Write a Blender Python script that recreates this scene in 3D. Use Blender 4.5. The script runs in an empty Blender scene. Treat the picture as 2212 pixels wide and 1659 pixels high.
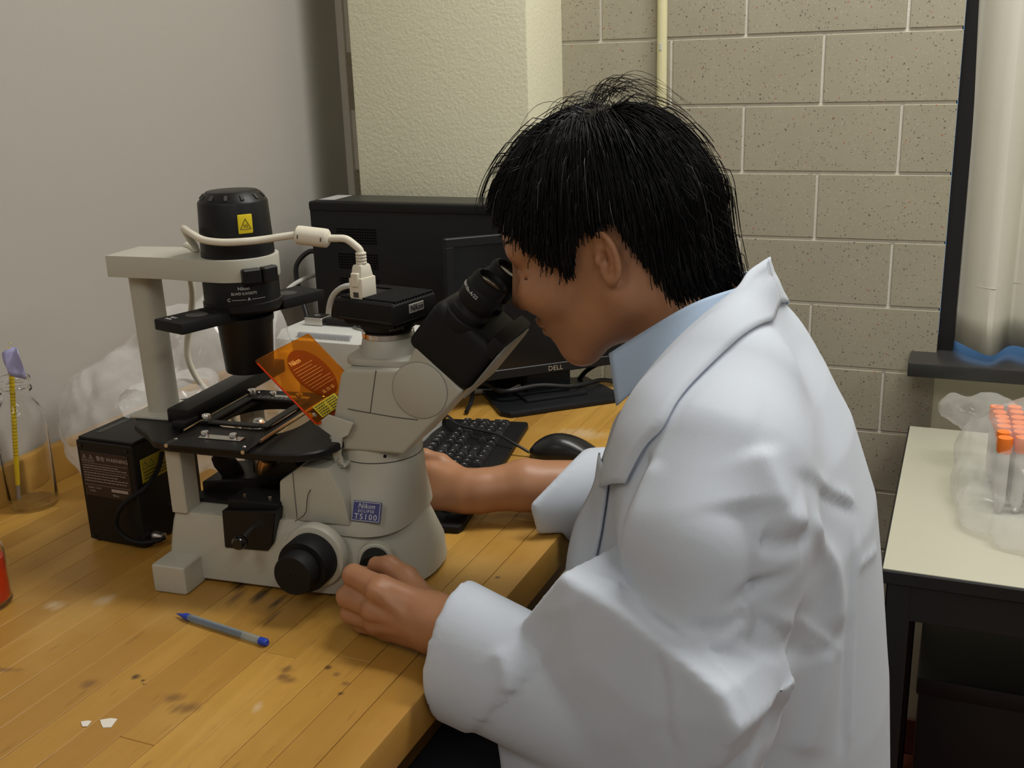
import bpy, bmesh, math, random
import numpy as np
from mathutils import Vector, Matrix

random.seed(7)
rng = np.random.default_rng(11)
SC = bpy.context.scene
COL = SC.collection
PI = math.pi

# ------------------------------------------------------------------ camera
CAM = Vector((0.0, 0.0, 1.418))
YAW, PITCH, ROLL, FPX = 0.40408, 0.29215, -0.03264, 2331.934


def camera_axes():
    fw = Vector((-math.sin(YAW) * math.cos(PITCH), math.cos(YAW) * math.cos(PITCH), -math.sin(PITCH)))
    r = Vector((math.cos(YAW), math.sin(YAW), 0))
    u = r.cross(fw)
    return math.cos(ROLL) * r + math.sin(ROLL) * u, -math.sin(ROLL) * r + math.cos(ROLL) * u, fw


_r, _u, _f = camera_axes()
cd = bpy.data.cameras.new('camera')
cd.sensor_fit = 'HORIZONTAL'
cd.sensor_width = 36.0
cd.lens = FPX / 2212 * 36.0
cd.clip_start = 0.02
cam = bpy.data.objects.new('camera', cd)
COL.objects.link(cam)
cam.matrix_world = Matrix(((_r.x, _u.x, -_f.x, CAM.x), (_r.y, _u.y, -_f.y, CAM.y), (_r.z, _u.z, -_f.z, CAM.z), (0, 0, 0, 1)))
SC.camera = cam

# ------------------------------------------------------------------ daylight outside the window
wd = bpy.data.worlds.new('daylight')
SC.world = wd
wd.use_nodes = True
wd.node_tree.nodes['Background'].inputs[0].default_value = (0.20, 0.42, 0.75, 1)
wd.node_tree.nodes['Background'].inputs[1].default_value = 1.3

# ------------------------------------------------------------------ ceiling fluorescents (fixtures are built further down at the same places)
LAMPS = [((0.15, 1.50, 2.66), 0.30, 1.22, 0.0, 30.0), ((0.75, -0.9, 2.66), 1.22, 0.30, 0.0, 15.0),
         ((2.35, 0.4, 2.66), 1.22, 0.30, 0.0, 15.0), ((-0.70, -0.9, 2.66), 1.22, 0.30, 0.0, 9.0)]
for i, (p, ly, lx, rz, w) in enumerate(LAMPS):
    ld = bpy.data.lights.new('ceiling_tube', 'AREA')
    ld.shape = 'RECTANGLE'
    ld.size = lx
    ld.size_y = ly
    ld.energy = w
    ld.color = (1.0, 0.975, 0.92)
    lo = bpy.data.objects.new('ceiling_tube', ld)
    COL.objects.link(lo)
    lo.location = p
    lo.rotation_euler = (0, 0, rz)

SC.view_settings.view_transform = 'Standard'
SC.view_settings.look = 'None'
SC.view_settings.gamma = 1.0
SC.view_settings.use_curve_mapping = False
SC.view_settings.exposure = 0.0

# ------------------------------------------------------------------ materials
MATS = {}


def mat(name, col, rough=0.5, metal=0.0, var=0.0, vscale=8.0, bump=0.0, bscale=120.0, spec=0.5, trans=0.0, ior=1.45, alpha=1.0, sub=0.0, sheen=0.0, emit=None, estr=0.0, coat=0.0, detail=4.0):
    if name in MATS:
        return MATS[name]
    m = bpy.data.materials.new(name)
    m.use_nodes = True
    nt = m.node_tree
    b = nt.nodes['Principled BSDF']
    b.inputs['Base Color'].default_value = (*col, 1)
    b.inputs['Roughness'].default_value = rough
    b.inputs['Metallic'].default_value = metal
    b.inputs['Specular IOR Level'].default_value = spec
    b.inputs['IOR'].default_value = ior
    b.inputs['Transmission Weight'].default_value = trans
    b.inputs['Alpha'].default_value = alpha
    b.inputs['Sheen Weight'].default_value = sheen
    b.inputs['Coat Weight'].default_value = coat
    if sub:
        b.inputs['Subsurface Weight'].default_value = sub
        b.inputs['Subsurface Radius'].default_value = (0.012, 0.005, 0.003)
        b.inputs['Subsurface Scale'].default_value = 0.35
    if emit:
        b.inputs['Emission Color'].default_value = (*emit, 1)
        b.inputs['Emission Strength'].default_value = estr
    geo = None
    if var or bump:
        geo = nt.nodes.new('ShaderNodeTexCoord')
    if var:
        n = nt.nodes.new('ShaderNodeTexNoise')
        n.inputs['Scale'].default_value = vscale
        n.inputs['Detail'].default_value = detail
        nt.links.new(geo.outputs['Object'], n.inputs['Vector'])
        mx = nt.nodes.new('ShaderNodeMix')
        mx.data_type = 'RGBA'
        mx.inputs['A'].default_value = (*[max(0, c * (1 - var)) for c in col], 1)
        mx.inputs['B'].default_value = (*[min(1, c * (1 + var)) for c in col], 1)
        nt.links.new(n.outputs['Fac'], mx.inputs['Factor'])
        nt.links.new(mx.outputs['Result'], b.inputs['Base Color'])
    if bump:
        n2 = nt.nodes.new('ShaderNodeTexNoise')
        n2.inputs['Scale'].default_value = bscale
        n2.inputs['Detail'].default_value = 3
        nt.links.new(geo.outputs['Object'], n2.inputs['Vector'])
        bp = nt.nodes.new('ShaderNodeBump')
        bp.inputs['Strength'].default_value = bump
        bp.inputs['Distance'].default_value = 0.002
        nt.links.new(n2.outputs['Fac'], bp.inputs['Height'])
        nt.links.new(bp.outputs['Normal'], b.inputs['Normal'])
    MATS[name] = m
    return m


# ------------------------------------------------------------------ mesh building
class MB:
    """collects shapes; build() links them as one mesh object"""

    def __init__(self):
        self.v = []
        self.f = []

    def add(self, vs, fs, T=None):
        o = len(self.v)
        if T is not None:
            vs = [T @ Vector(p) for p in vs]
        self.v += [tuple(p) for p in vs]
        self.f += [tuple(i + o for i in f) for f in fs]
        return self

    def bm(self, bm, T=None):
        bm.verts.index_update()
        vs = [v.co.copy() for v in bm.verts]
        fs = [[v.index for v in f.verts] for f in bm.faces]
        bm.free()
        return self.add(vs, fs, T)

    def box(self, lo, hi, bev=0.0, seg=2, T=None, taper=None):
        bm = bmesh.new()
        bmesh.ops.create_cube(bm, size=1)
        for v in bm.verts:
            k = (taper if (taper and v.co.z > 0) else (1, 1))
            v.co = Vector(((lo[0] + hi[0]) / 2 + v.co.x * (hi[0] - lo[0]) * k[0], (lo[1] + hi[1]) / 2 + v.co.y * (hi[1] - lo[1]) * k[1], (lo[2] + hi[2]) / 2 + v.co.z * (hi[2] - lo[2])))
        if bev:
            bmesh.ops.bevel(bm, geom=list(bm.edges), offset=bev, segments=seg, profile=0.6, affect='EDGES')
        return self.bm(bm, T)

    def lathe(self, prof, seg=32, T=None, caps=True):
        vs, fs = [], []
        n = len(prof)
        for r, z in prof:
            for k in range(seg):
                a = 2 * PI * k / seg
                vs.append((r * math.cos(a), r * math.sin(a), z))
        for i in range(n - 1):
            for k in range(seg):
                k2 = (k + 1) % seg
                fs.append((i * seg + k, i * seg + k2, (i + 1) * seg + k2, (i + 1) * seg + k))
        if caps:
            if prof[0][0] > 1e-6:
                fs.append(tuple(reversed(range(seg))))
            if prof[-1][0] > 1e-6:
                fs.append(tuple((n - 1) * seg + k for k in range(seg)))
        return self.add(vs, fs, T)

    def tube(self, pts, rad, seg=10, T=None, caps=True, flat=1.0):
        pts = [Vector(p) for p in pts]
        n = len(pts)
        rs = rad if isinstance(rad, (list, tuple)) else [rad] * n
        tang = []
        for i in range(n):
            tang.append((pts[min(i + 1, n - 1)] - pts[max(i - 1, 0)]).normalized())
        ref = Vector((0, 0, 1)) if abs(tang[0].z) < 0.9 else Vector((1, 0, 0))
        nn = tang[0].cross(ref).normalized()
        vs, fs = [], []
        for i in range(n):
            nn = (nn - tang[i] * nn.dot(tang[i])).normalized()
            bb = tang[i].cross(nn)
            for k in range(seg):
                a = 2 * PI * k / seg
                vs.append(pts[i] + rs[i] * (math.cos(a) * nn + flat * math.sin(a) * bb))
        for i in range(n - 1):
            for k in range(seg):
                k2 = (k + 1) % seg
                fs.append((i * seg + k, i * seg + k2, (i + 1) * seg + k2, (i + 1) * seg + k))
        if caps:
            fs.append(tuple(reversed(range(seg))))
            fs.append(tuple((n - 1) * seg + k for k in range(seg)))
        return self.add(vs, fs, T)

    def prism(self, poly, z0, z1, bev=0.0, seg=2, T=None, vert_only=False):
        """outline in xy pulled along z"""
        bm = bmesh.new()
        lo = [bm.verts.new((x, y, z0)) for x, y in poly]
        hi = [bm.verts.new((x, y, z1)) for x, y in poly]
        n = len(poly)
        bm.faces.new(list(reversed(lo)))
        bm.faces.new(hi)
        for i in range(n):
            j = (i + 1) % n
            bm.faces.new((lo[i], lo[j], hi[j], hi[i]))
        bmesh.ops.recalc_face_normals(bm, faces=bm.faces)
        if bev:
            ed = [e for e in bm.edges if e.calc_face_angle(0) > 0.3] if not vert_only else [e for e in bm.edges if abs(e.verts[0].co.z - e.verts[1].co.z) > 1e-6]
            bmesh.ops.bevel(bm, geom=ed, offset=bev, segments=seg, profile=0.6, affect='EDGES', clamp_overlap=True)
        return self.bm(bm, T)

    def loft(self, rings, caps=True, T=None, closed=True):
        n = len(rings[0])
        vs = [p for r in rings for p in r]
        fs = []
        for i in range(len(rings) - 1):
            for k in range(n if closed else n - 1):
                k2 = (k + 1) % n
                fs.append((i * n + k, i * n + k2, (i + 1) * n + k2, (i + 1) * n + k))
        if caps:
            fs.append(tuple(reversed(range(n))))
            fs.append(tuple((len(rings) - 1) * n + k for k in range(n)))
        return self.add(vs, fs, T)

    def text(self, s, size, T, depth=0.0003, align='CENTER', spacing=1.0, bend=None, shear=0.0):
        c = bpy.data.curves.new('lettering', 'FONT')
        c.body = s
        c.size = size
        c.extrude = depth
        c.align_x = align
        c.align_y = 'CENTER'
        c.space_character = spacing
        c.shear = shear
        c.resolution_u = 3
        o = bpy.data.objects.new('lettering', c)
        COL.objects.link(o)
        dg = bpy.context.evaluated_depsgraph_get()
        me = bpy.data.meshes.new_from_object(o.evaluated_get(dg))
        vs = [v.co.copy() for v in me.vertices]
        fs = [tuple(p.vertices) for p in me.polygons]
        bpy.data.objects.remove(o)
        bpy.data.curves.remove(c)
        bpy.data.meshes.remove(me)
        if bend:   # wrap around a cylinder of this radius (axis = local y)
            vs = [Vector((math.sin(v.x / bend) * (bend + v.z), v.y, math.cos(v.x / bend) * (bend + v.z))) for v in vs]
        return self.add(vs, fs, T)

    def build(self, name, m, parent=None, smooth=True, angle=0.6, loc=None):
        me = bpy.data.meshes.new(name)
        me.from_pydata(self.v, [], self.f)
        me.update()
        bmx = bmesh.new()
        bmx.from_mesh(me)
        bmesh.ops.recalc_face_normals(bmx, faces=bmx.faces)
        bmx.to_mesh(me)
        bmx.free()
        if smooth:
            me.polygons.foreach_set('use_smooth', [True] * len(me.polygons))
            me.set_sharp_from_angle(angle=angle)
        me.materials.append(m)
        o = bpy.data.objects.new(name, me)
        COL.objects.link(o)
        if loc is not None:
            o.location = loc
        if parent is not None:
            o.parent = parent
        return o


def frame(origin, ax, az):
    """matrix whose local z = az and local x close to ax"""
    az = Vector(az).normalized()
    ax = Vector(ax)
    ax = (ax - az * ax.dot(az)).normalized()
    ay = az.cross(ax)
    o = Vector(origin)
    return Matrix(((ax.x, ay.x, az.x, o.x), (ax.y, ay.y, az.y, o.y), (ax.z, ay.z, az.z, o.z), (0, 0, 0, 1)))


def at(x, y, z):
    return Matrix.Translation((x, y, z))


def thing(name, label, cat, loc=(0, 0, 0), rz=0.0, group=None):
    o = bpy.data.objects.new(name, None)
    o.empty_display_size = 0.02
    COL.objects.link(o)
    o.location = loc
    o.rotation_euler = (0, 0, rz)
    return tag(o, label, cat, group)


def tag(o, label, cat, group=None):
    o['label'] = label
    o['category'] = cat
    if group:
        o['group'] = group
    return o


def struct(o, label=None):
    o['kind'] = 'structure'
    if label:
        o['label'] = label
    return o


def lab(o, label):
    o['label'] = label
    return o


def smooth_path(pts, n=10, closed=False):
    """Catmull-Rom through the points"""
    P = [Vector(p) for p in pts]
    out = []
    for i in range(len(P) - 1):
        p0, p1, p2, p3 = P[max(i - 1, 0)], P[i], P[i + 1], P[min(i + 2, len(P) - 1)]
        for k in range(n):
            t = k / n
            out.append(0.5 * ((2 * p1) + (-p0 + p2) * t + (2 * p0 - 5 * p1 + 4 * p2 - p3) * t * t + (-p0 + 3 * p1 - 3 * p2 + p3) * t ** 3))
    out.append(P[-1])
    return out


# ------------------------------------------------------------------ implicit surfaces (numpy) polygonised with surface nets
def smin(a, b, k):
    h = np.clip(0.5 + 0.5 * (b - a) / k, 0, 1)
    return b + (a - b) * h - k * h * (1 - h)


def smax(a, b, k):
    return -smin(-a, -b, k)


def rcone(P, a, b, ra, rb):
    a = np.asarray(a, np.float32)
    b = np.asarray(b, np.float32)
    ba = b - a
    px, py, pz = P[0] - a[0], P[1] - a[1], P[2] - a[2]
    t = np.clip((px * ba[0] + py * ba[1] + pz * ba[2]) / float(ba @ ba + 1e-12), 0, 1)
    return np.sqrt((px - t * ba[0]) ** 2 + (py - t * ba[1]) ** 2 + (pz - t * ba[2]) ** 2) - (ra + (rb - ra) * t)


def ell(P, c, r, rot=None):
    x, y, z = P[0] - c[0], P[1] - c[1], P[2] - c[2]
    if rot is not None:     # rows of rot = the ellipsoid's own axes
        x, y, z = [x * q[0] + y * q[1] + z * q[2] for q in rot]
    k0 = np.sqrt((x / r[0]) ** 2 + (y / r[1]) ** 2 + (z / r[2]) ** 2)
    k1 = np.sqrt((x / r[0] ** 2) ** 2 + (y / r[1] ** 2) ** 2 + (z / r[2] ** 2) ** 2) + 1e-9
    return k0 * (k0 - 1) / k1


def chain(P, pts, k=0.004):
    d = None
    for (a, ra), (b, rb) in zip(pts[:-1], pts[1:]):
        e = rcone(P, a, b, ra, rb)
        d = e if d is None else smin(d, e, k)
    return d


def polygonise(fn, lo, hi, h):
    lo = np.asarray(lo, np.float32)
    n = np.ceil((np.asarray(hi) - lo) / h).astype(int) + 1
    ax = [lo[i] + h * np.arange(n[i], dtype=np.float32) for i in range(3)]
    P = (ax[0][:, None, None], ax[1][None, :, None], ax[2][None, None, :])
    V = np.broadcast_to(fn(P), tuple(n)).astype(np.float32)
    S = V < 0
    nc = n - 1
    cnt = np.zeros(nc, np.float32)
    acc = np.zeros((3, *nc), np.float32)
    for axis in range(3):
        sl0 = [slice(None)] * 3
        sl1 = [slice(None)] * 3
        sl0[axis] = slice(0, -1)
        sl1[axis] = slice(1, None)
        a, b = V[tuple(sl0)], V[tuple(sl1)]
        cr = S[tuple(sl0)] != S[tuple(sl1)]
        t = np.where(cr, a / np.where(cr, a - b, 1), 0)
        o1, o2 = [i for i in range(3) if i != axis]
        for d1 in (0, 1):
            for d2 in (0, 1):
                s = [slice(None)] * 3
                s[o1] = slice(d1, d1 + nc[o1])
                s[o2] = slice(d2, d2 + nc[o2])
                c = cr[tuple(s)]
                cnt += c
                acc[axis] += np.where(c, t[tuple(s)], 0)
                acc[o1] += c * d1
                acc[o2] += c * d2
    act = cnt > 0
    idx = np.full(nc, -1, np.int64)
    idx[act] = np.arange(act.sum())
    ii = np.argwhere(act)
    verts = lo + h * (ii + (acc[:, act] / cnt[act]).T)
    faces = []
    for axis in range(3):
        o1, o2 = (axis + 1) % 3, (axis + 2) % 3
        sl0 = [slice(None)] * 3
        sl1 = [slice(None)] * 3
        sl0[axis] = slice(0, -1)
        sl1[axis] = slice(1, None)
        cr = S[tuple(sl0)] != S[tuple(sl1)]
        e = np.argwhere(cr)
        ok = (e[:, o1] > 0) & (e[:, o2] > 0) & (e[:, o1] < n[o1] - 1) & (e[:, o2] < n[o2] - 1)
        e = e[ok]
        q = []
        for d1, d2 in ((0, 0), (-1, 0), (-1, -1), (0, -1)):
            f = e.copy()
            f[:, o1] += d1
            f[:, o2] += d2
            q.append(idx[f[:, 0], f[:, 1], f[:, 2]])
        q = np.stack(q, 1)
        inside = S[e[:, 0], e[:, 1], e[:, 2]]
        q[inside] = q[inside][:, ::-1]
        faces.append(q)
    F = np.concatenate(faces)
    return verts.astype(np.float64), F[:, ::-1]


def np_mesh(name, parts, m, parent=None, sharp=None):
    """parts: list of (verts, quads) joined into one mesh object"""
    vs, fs, o = [], [], 0
    for v, f in parts:
        vs.append(v)
        fs.append(np.asarray(f) + o)
        o += len(v)
    v = np.concatenate(vs)
    me = bpy.data.meshes.new(name)
    fl = [list(map(int, r)) for a in fs for r in a]
    me.from_pydata([tuple(p) for p in v], [], fl)
    me.update()
    me.polygons.foreach_set('use_smooth', [True] * len(me.polygons))
    if sharp:
        me.set_sharp_from_angle(angle=sharp)
    me.materials.append(m)
    ob = bpy.data.objects.new(name, me)
    COL.objects.link(ob)
    if parent is not None:
        ob.parent = parent
    return ob


def vnormals(v, f):
    n = np.zeros_like(v)
    a, b, c, d = v[f[:, 0]], v[f[:, 1]], v[f[:, 2]], v[f[:, 3]]
    fnn = np.cross(c - a, d - b)
    for k in range(4):
        np.add.at(n, f[:, k], fnn)
    return n / (np.linalg.norm(n, axis=1, keepdims=True) + 1e-12)


def polyline_dist(v, pts):
    best = np.full(len(v), 9.0)
    tt = np.zeros(len(v))
    P = np.asarray(pts, float)
    L = np.concatenate([[0], np.cumsum(np.linalg.norm(np.diff(P, axis=0), axis=1))])
    for i in range(len(P) - 1):
        ba = P[i + 1] - P[i]
        t = np.clip(((v - P[i]) @ ba) / (ba @ ba + 1e-12), 0, 1)
        d = np.linalg.norm(v - P[i] - t[:, None] * ba, axis=1)
        m = d < best
        best[m] = d[m]
        tt[m] = (L[i] + t[m] * (L[i + 1] - L[i])) / L[-1]
    return best, tt

# ------------------------------------------------------------------ room materials
def new_nodes(name):
    m = bpy.data.materials.new(name)
    m.use_nodes = True
    nt = m.node_tree
    return m, nt, nt.nodes['Principled BSDF'], (lambda t: nt.nodes.new('ShaderNode' + t)), nt.links.new


def mixc(N, L, fac, a, b):
    mx = N('Mix')
    mx.data_type = 'RGBA'
    for s, v in (('Factor', fac), ('A', a), ('B', b)):
        if isinstance(v, (tuple, float, int)):
            mx.inputs[s].default_value = (*v, 1) if isinstance(v, tuple) else v
        else:
            L(v, mx.inputs[s])
    return mx.outputs['Result']


def math_n(N, L, op, a, b=None, clamp=False):
    n = N('Math')
    n.operation = op
    n.use_clamp = clamp
    for i, v in enumerate((a, b)):
        if v is None:
            continue
        if isinstance(v, (int, float)):
            n.inputs[i].default_value = v
        else:
            L(v, n.inputs[i])
    return n.outputs[0]


def block_material():
    m, nt, b, N, L = new_nodes('ground_face_block')
    g = N('NewGeometry')
    oi = N('ObjectInfo')
    n = N('TexNoise')
    n.inputs['Scale'].default_value = 9
    n.inputs['Detail'].default_value = 6
    L(g.outputs['Position'], n.inputs['Vector'])
    fine = N('TexNoise')
    fine.inputs['Scale'].default_value = 420
    L(g.outputs['Position'], fine.inputs['Vector'])
    base = mixc(N, L, n.outputs['Fac'], (0.33, 0.306, 0.232), (0.43, 0.402, 0.31))
    base = mixc(N, L, math_n(N, L, 'MULTIPLY', oi.outputs['Random'], 0.35), base, (0.40, 0.365, 0.27))
    base = mixc(N, L, math_n(N, L, 'MULTIPLY', fine.outputs['Fac'], 0.30), base, (0.27, 0.24, 0.16))
    for sc, thr, rad, colr in ((190, 0.62, 0.27, (0.075, 0.07, 0.055)), (120, 0.86, 0.26, (0.06, 0.055, 0.05)), (150, 0.965, 0.3, (0.40, 0.10, 0.04)), (240, 0.7, 0.3, (0.52, 0.49, 0.40))):
        v = N('TexVoronoi')
        v.inputs['Scale'].default_value = sc
        L(g.outputs['Position'], v.inputs['Vector'])
        sp = N('SeparateColor')
        L(v.outputs['Color'], sp.inputs[0])
        f1 = math_n(N, L, 'GREATER_THAN', sp.outputs[0], thr)
        r = N('MapRange')
        r.inputs['From Min'].default_value = rad
        r.inputs['From Max'].default_value = rad * 0.55
        L(v.outputs['Distance'], r.inputs['Value'])
        fac = math_n(N, L, 'MULTIPLY', math_n(N, L, 'MULTIPLY', f1, r.outputs[0]), 0.8)
        base = mixc(N, L, fac, base, colr)
    L(base, b.inputs['Base Color'])
    b.inputs['Roughness'].default_value = 0.75
    bp = N('Bump')
    bp.inputs['Strength'].default_value = 0.15
    bp.inputs['Distance'].default_value = 0.001
    L(fine.outputs['Fac'], bp.inputs['Height'])
    L(bp.outputs['Normal'], b.inputs['Normal'])
    return m


def plaster_material(name, c1, c2, scale, bump, bscale):
    m, nt, b, N, L = new_nodes(name)
    g = N('NewGeometry')
    n = N('TexNoise')
    n.inputs['Scale'].default_value = scale
    n.inputs['Detail'].default_value = 5
    L(g.outputs['Position'], n.inputs['Vector'])
    L(mixc(N, L, n.outputs['Fac'], c1, c2), b.inputs['Base Color'])
    b.inputs['Roughness'].default_value = 0.6
    n2 = N('TexNoise')
    n2.inputs['Scale'].default_value = bscale
    n2.inputs['Detail'].default_value = 4
    L(g.outputs['Position'], n2.inputs['Vector'])
    bp = N('Bump')
    bp.inputs['Strength'].default_value = bump
    bp.inputs['Distance'].default_value = 0.003
    L(n2.outputs['Fac'], bp.inputs['Height'])
    L(bp.outputs['Normal'], b.inputs['Normal'])
    return m


M_block = block_material()
M_mortar = mat('mortar', (0.74, 0.71, 0.63), 0.9, var=0.1, vscale=60, bump=0.4, bscale=300)
M_drywall = plaster_material('drywall_paint', (0.435, 0.415, 0.38), (0.46, 0.44, 0.405), 2.0, 0.05, 300)
M_pillar = plaster_material('textured_cream_paint', (0.74, 0.72, 0.535), (0.77, 0.75, 0.565), 3.0, 0.34, 170)
M_cream = mat('cream_paint', (0.72, 0.69, 0.50), 0.55, var=0.05, vscale=4)
M_ceil = mat('ceiling_paint', (0.80, 0.78, 0.72), 0.8)
M_floor = mat('floor_grout', (0.30, 0.22, 0.17), 0.8, var=0.2)
M_tile = mat('red_floor_tile', (0.20, 0.055, 0.03), 0.45, var=0.25, vscale=20)
M_blackmetal = mat('black_window_frame', (0.012, 0.012, 0.013), 0.4)
M_slate = mat('black_stone_sill', (0.035, 0.034, 0.033), 0.32, var=0.3, vscale=30)
M_glass = mat('window_glass', (0.9, 0.95, 1.0), 0.02, trans=1.0, ior=1.45)

WY, LX = 2.10, -1.275            # back wall and left wall
WIN0, WIN1, WINZ0, WINZ1 = -0.0325, 1.75, 0.868, 2.30

# ------------------------------------------------------------------ room shell
RX, RY, RZ = 3.3, -2.7, 2.75
fl = struct(MB().box((LX - 0.1, RY - 0.1, -0.1), (RX + 0.1, WY + 0.25, -0.004)).build('floor', M_floor, smooth=False))
struct(MB().box((LX - 0.1, RY - 0.1, RZ), (RX + 0.1, WY + 0.25, RZ + 0.1)).build('ceiling', M_ceil, smooth=False))
struct(MB().box((LX - 0.1, RY, 0), (LX, WY + 0.1, RZ)).build('wall_left', M_drywall, smooth=False))
struct(MB().box((RX, RY, 0), (RX + 0.1, WY + 0.1, RZ)).build('wall_right', M_drywall, smooth=False))
struct(MB().box((LX, RY - 0.1, 0), (RX, RY, RZ)).build('wall_front', M_drywall, smooth=False))

# floor tiles of the part of the floor that shows under the white table
ts = 0.152
tile_me = None
for i in range(-4, 7):
    for j in range(5, 14):
        if tile_me is None:
            t = MB().box((0.002, 0.002, -0.004), (ts - 0.002, ts - 0.002, 0.0), 0.0012, 1).build('tile', M_tile, fl)
            tile_me = t.data
        else:
            t = bpy.data.objects.new('tile', tile_me)
            COL.objects.link(t)
            t.parent = fl
        t.location = (i * ts, j * ts, 0)

# block wall: mortar body with every block a piece of its own, and an opening for the window
wb = MB()
wb.box((LX, WY + 0.003, 0), (WIN0 - 0.003, WY + 0.2, RZ))
wb.box((WIN1, WY + 0.003, 0), (RX, WY + 0.2, RZ))
wb.box((WIN0 - 0.003, WY + 0.06, 0), (WIN1, WY + 0.2, WINZ0 - 0.03))
wb.box((WIN0 - 0.003, WY + 0.003, WINZ1), (WIN1, WY + 0.2, RZ))
wall_back = struct(wb.build('wall_back', M_mortar, smooth=False))
HB, CH, JX, JZ, MO = 0.1406, 0.124, -0.4052, 1.4455, 0.0052
cache = {}
for row in range(-12, 11):
    z0 = JZ + row * CH + MO / 2
    z1 = z0 + CH - MO
    if z1 < 0.02 or z0 > RZ - 0.02:
        continue
    z0, z1 = max(z0, 0.004), min(z1, RZ - 0.002)
    par = 0 if row % 2 == 0 else 1
    k = -8 + par
    while k < 3:
        x0, x1 = max(JX + k * HB + MO / 2, LX + 0.004), min(JX + (k + 2) * HB - MO / 2, WIN0)
        k += 2
        if x1 - x0 < 0.02:
            continue
        key = (round(x1 - x0, 4), round(z1 - z0, 4))
        if key not in cache:
            o = MB().box((0, 0, 0), (x1 - x0, 0.01, z1 - z0), 0.0012, 1).build('block', M_block, wall_back)
            cache[key] = o.data
        else:
            o = bpy.data.objects.new('block', cache[key])
            COL.objects.link(o)
            o.parent = wall_back
        o.location = (x0, WY - 0.0005 + random.uniform(-0.0006, 0.0006), z0)

# plastered column in the corner
colm = MB().box((-1.139, 1.915, 0), (-0.767, WY + 0.02, RZ), 0.004, 2)
struct(colm.build('wall_column', M_pillar), 'cream textured plaster column in the room corner')
# drywall corner bead that stops short of the block wall
struct(MB().box((LX - 0.001, WY - 0.008, 0.0), (LX + 0.016, WY + 0.004, RZ), 0.002, 1).build('trim_1', mat('white_caulk', (0.72, 0.70, 0.64), 0.7)), 'white caulk bead in the corner between drywall and block wall')

# window: frame, pane, sill and the painted panel below
win = struct(MB().box((WIN0, WY + 0.02, WINZ0), (WIN0 + 0.028, WY + 0.14, WINZ1)).box((WIN1 - 0.03, WY + 0.02, WINZ0), (WIN1, WY + 0.14, WINZ1)).box((WIN0, WY + 0.02, WINZ1 - 0.03), (WIN1, WY + 0.14, WINZ1)).box((0.83, WY + 0.09, WINZ0), (0.86, WY + 0.14, WINZ1)).build('window_1', M_blackmetal, smooth=False), 'black framed window behind the curtain')
MB().box((WIN0 + 0.028, WY + 0.115, WINZ0 + 0.005), (0.83, WY + 0.121, WINZ1 - 0.03)).build('pane', M_glass, win, smooth=False)
MB().box((0.86, WY + 0.115, WINZ0 + 0.005), (WIN1 - 0.03, WY + 0.121, WINZ1 - 0.03)).build('pane', M_glass, win, smooth=False)
sill = struct(MB().box((-0.078, 2.012, WINZ0 - 0.026), (WIN1, WY + 0.15, WINZ0), 0.003, 2).build('trim_2', M_slate), 'black stone window sill')
struct(MB().box((WIN0 - 0.006, WY + 0.004, 0.0), (WIN1, WY + 0.06, WINZ0 - 0.027), 0.002, 1).build('wall_panel', M_cream), 'cream painted panel below the window sill')

# curtain with soft pleats
rows, cols = 26, 150
vs, fs = [], []
for i in range(rows + 1):
    t = i / rows
    z = WINZ1 + 0.15 - t * (WINZ1 + 0.15 - 0.884)
    for j in range(cols + 1):
        s = j / cols
        x = WIN0 + 0.012 + s * 1.25 + 0.012 * t * math.sin(2.2 * s * 9 + 1)
        ph = 2 * PI * s * 11.0
        y = WY + 0.000 + 0.036 * math.sin(ph - 4.68) * (0.75 + 0.25 * t) + 0.006 * math.sin(2.3 * ph + 1.0 + 0.8 * t) + 0.004 * math.sin(9 * t + 3 * s)
        vs.append((x, y - 0.012, z + (0.004 * math.sin(ph * 1.0 + 0.4) if i == rows else 0)))
for i in range(rows):
    for j in range(cols):
        a = i * (cols + 1) + j
        fs.append((a, a + 1, a + cols + 2, a + cols + 1))
M_curtain = mat('curtain_lining', (0.70, 0.69, 0.60), 0.75, var=0.05, vscale=6, bump=0.1, bscale=700)
cu = MB().add(vs, fs).build('curtain', M_curtain)
md = cu.modifiers.new('thickness', 'SOLIDIFY')
md.thickness = 0.002
tag(cu, 'long cream pleated curtain drawn across the black framed window', 'curtain')
hem = MB()
hp = []
for j in range(cols + 1):
    k = (rows - 2) * (cols + 1) + j
    hp.append((vs[k][0], vs[k][1] - 0.0022, vs[k][2] - 0.002))
hem.tube(hp, 0.0007, 5)
hem.build('hem_seam', mat('hem_thread', (0.58, 0.57, 0.50), 0.8), cu)

# conduit on the block wall
cp = MB().lathe([(0.0095, 0.9), (0.0095, RZ)], 20, at(-0.561, WY - 0.012, 0)).build('conduit_pipe', mat('conduit_paint', (0.72, 0.68, 0.42), 0.4, var=0.05, vscale=5))
tag(cp, 'thin cream painted conduit pipe running up the block wall', 'pipe')
MB().box((-0.5635, WY - 0.0224, 1.425), (-0.5595, WY - 0.0205, 1.438), 0.0005, 1).build('paint_chip', mat('bare_metal_chip', (0.55, 0.56, 0.56), 0.5), cp)

# ceiling fixtures
for (p, ly, lx, rz, w), lbl in zip(LAMPS, ('white fluorescent ceiling fixture above the person', 'white fluorescent ceiling fixture behind the camera to the right', 'white fluorescent ceiling fixture by the right wall', 'white fluorescent ceiling fixture behind the camera to the left')):
    t = thing('ceiling_light', lbl, 'ceiling light', (p[0], p[1], p[2] + 0.005), rz, 'ceiling fluorescents')
    MB().box((-lx / 2 - 0.03, -ly / 2 - 0.03, 0.004), (lx / 2 + 0.03, ly / 2 + 0.03, 0.085), 0.006, 2).build('housing', M_ceil, t)

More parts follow.
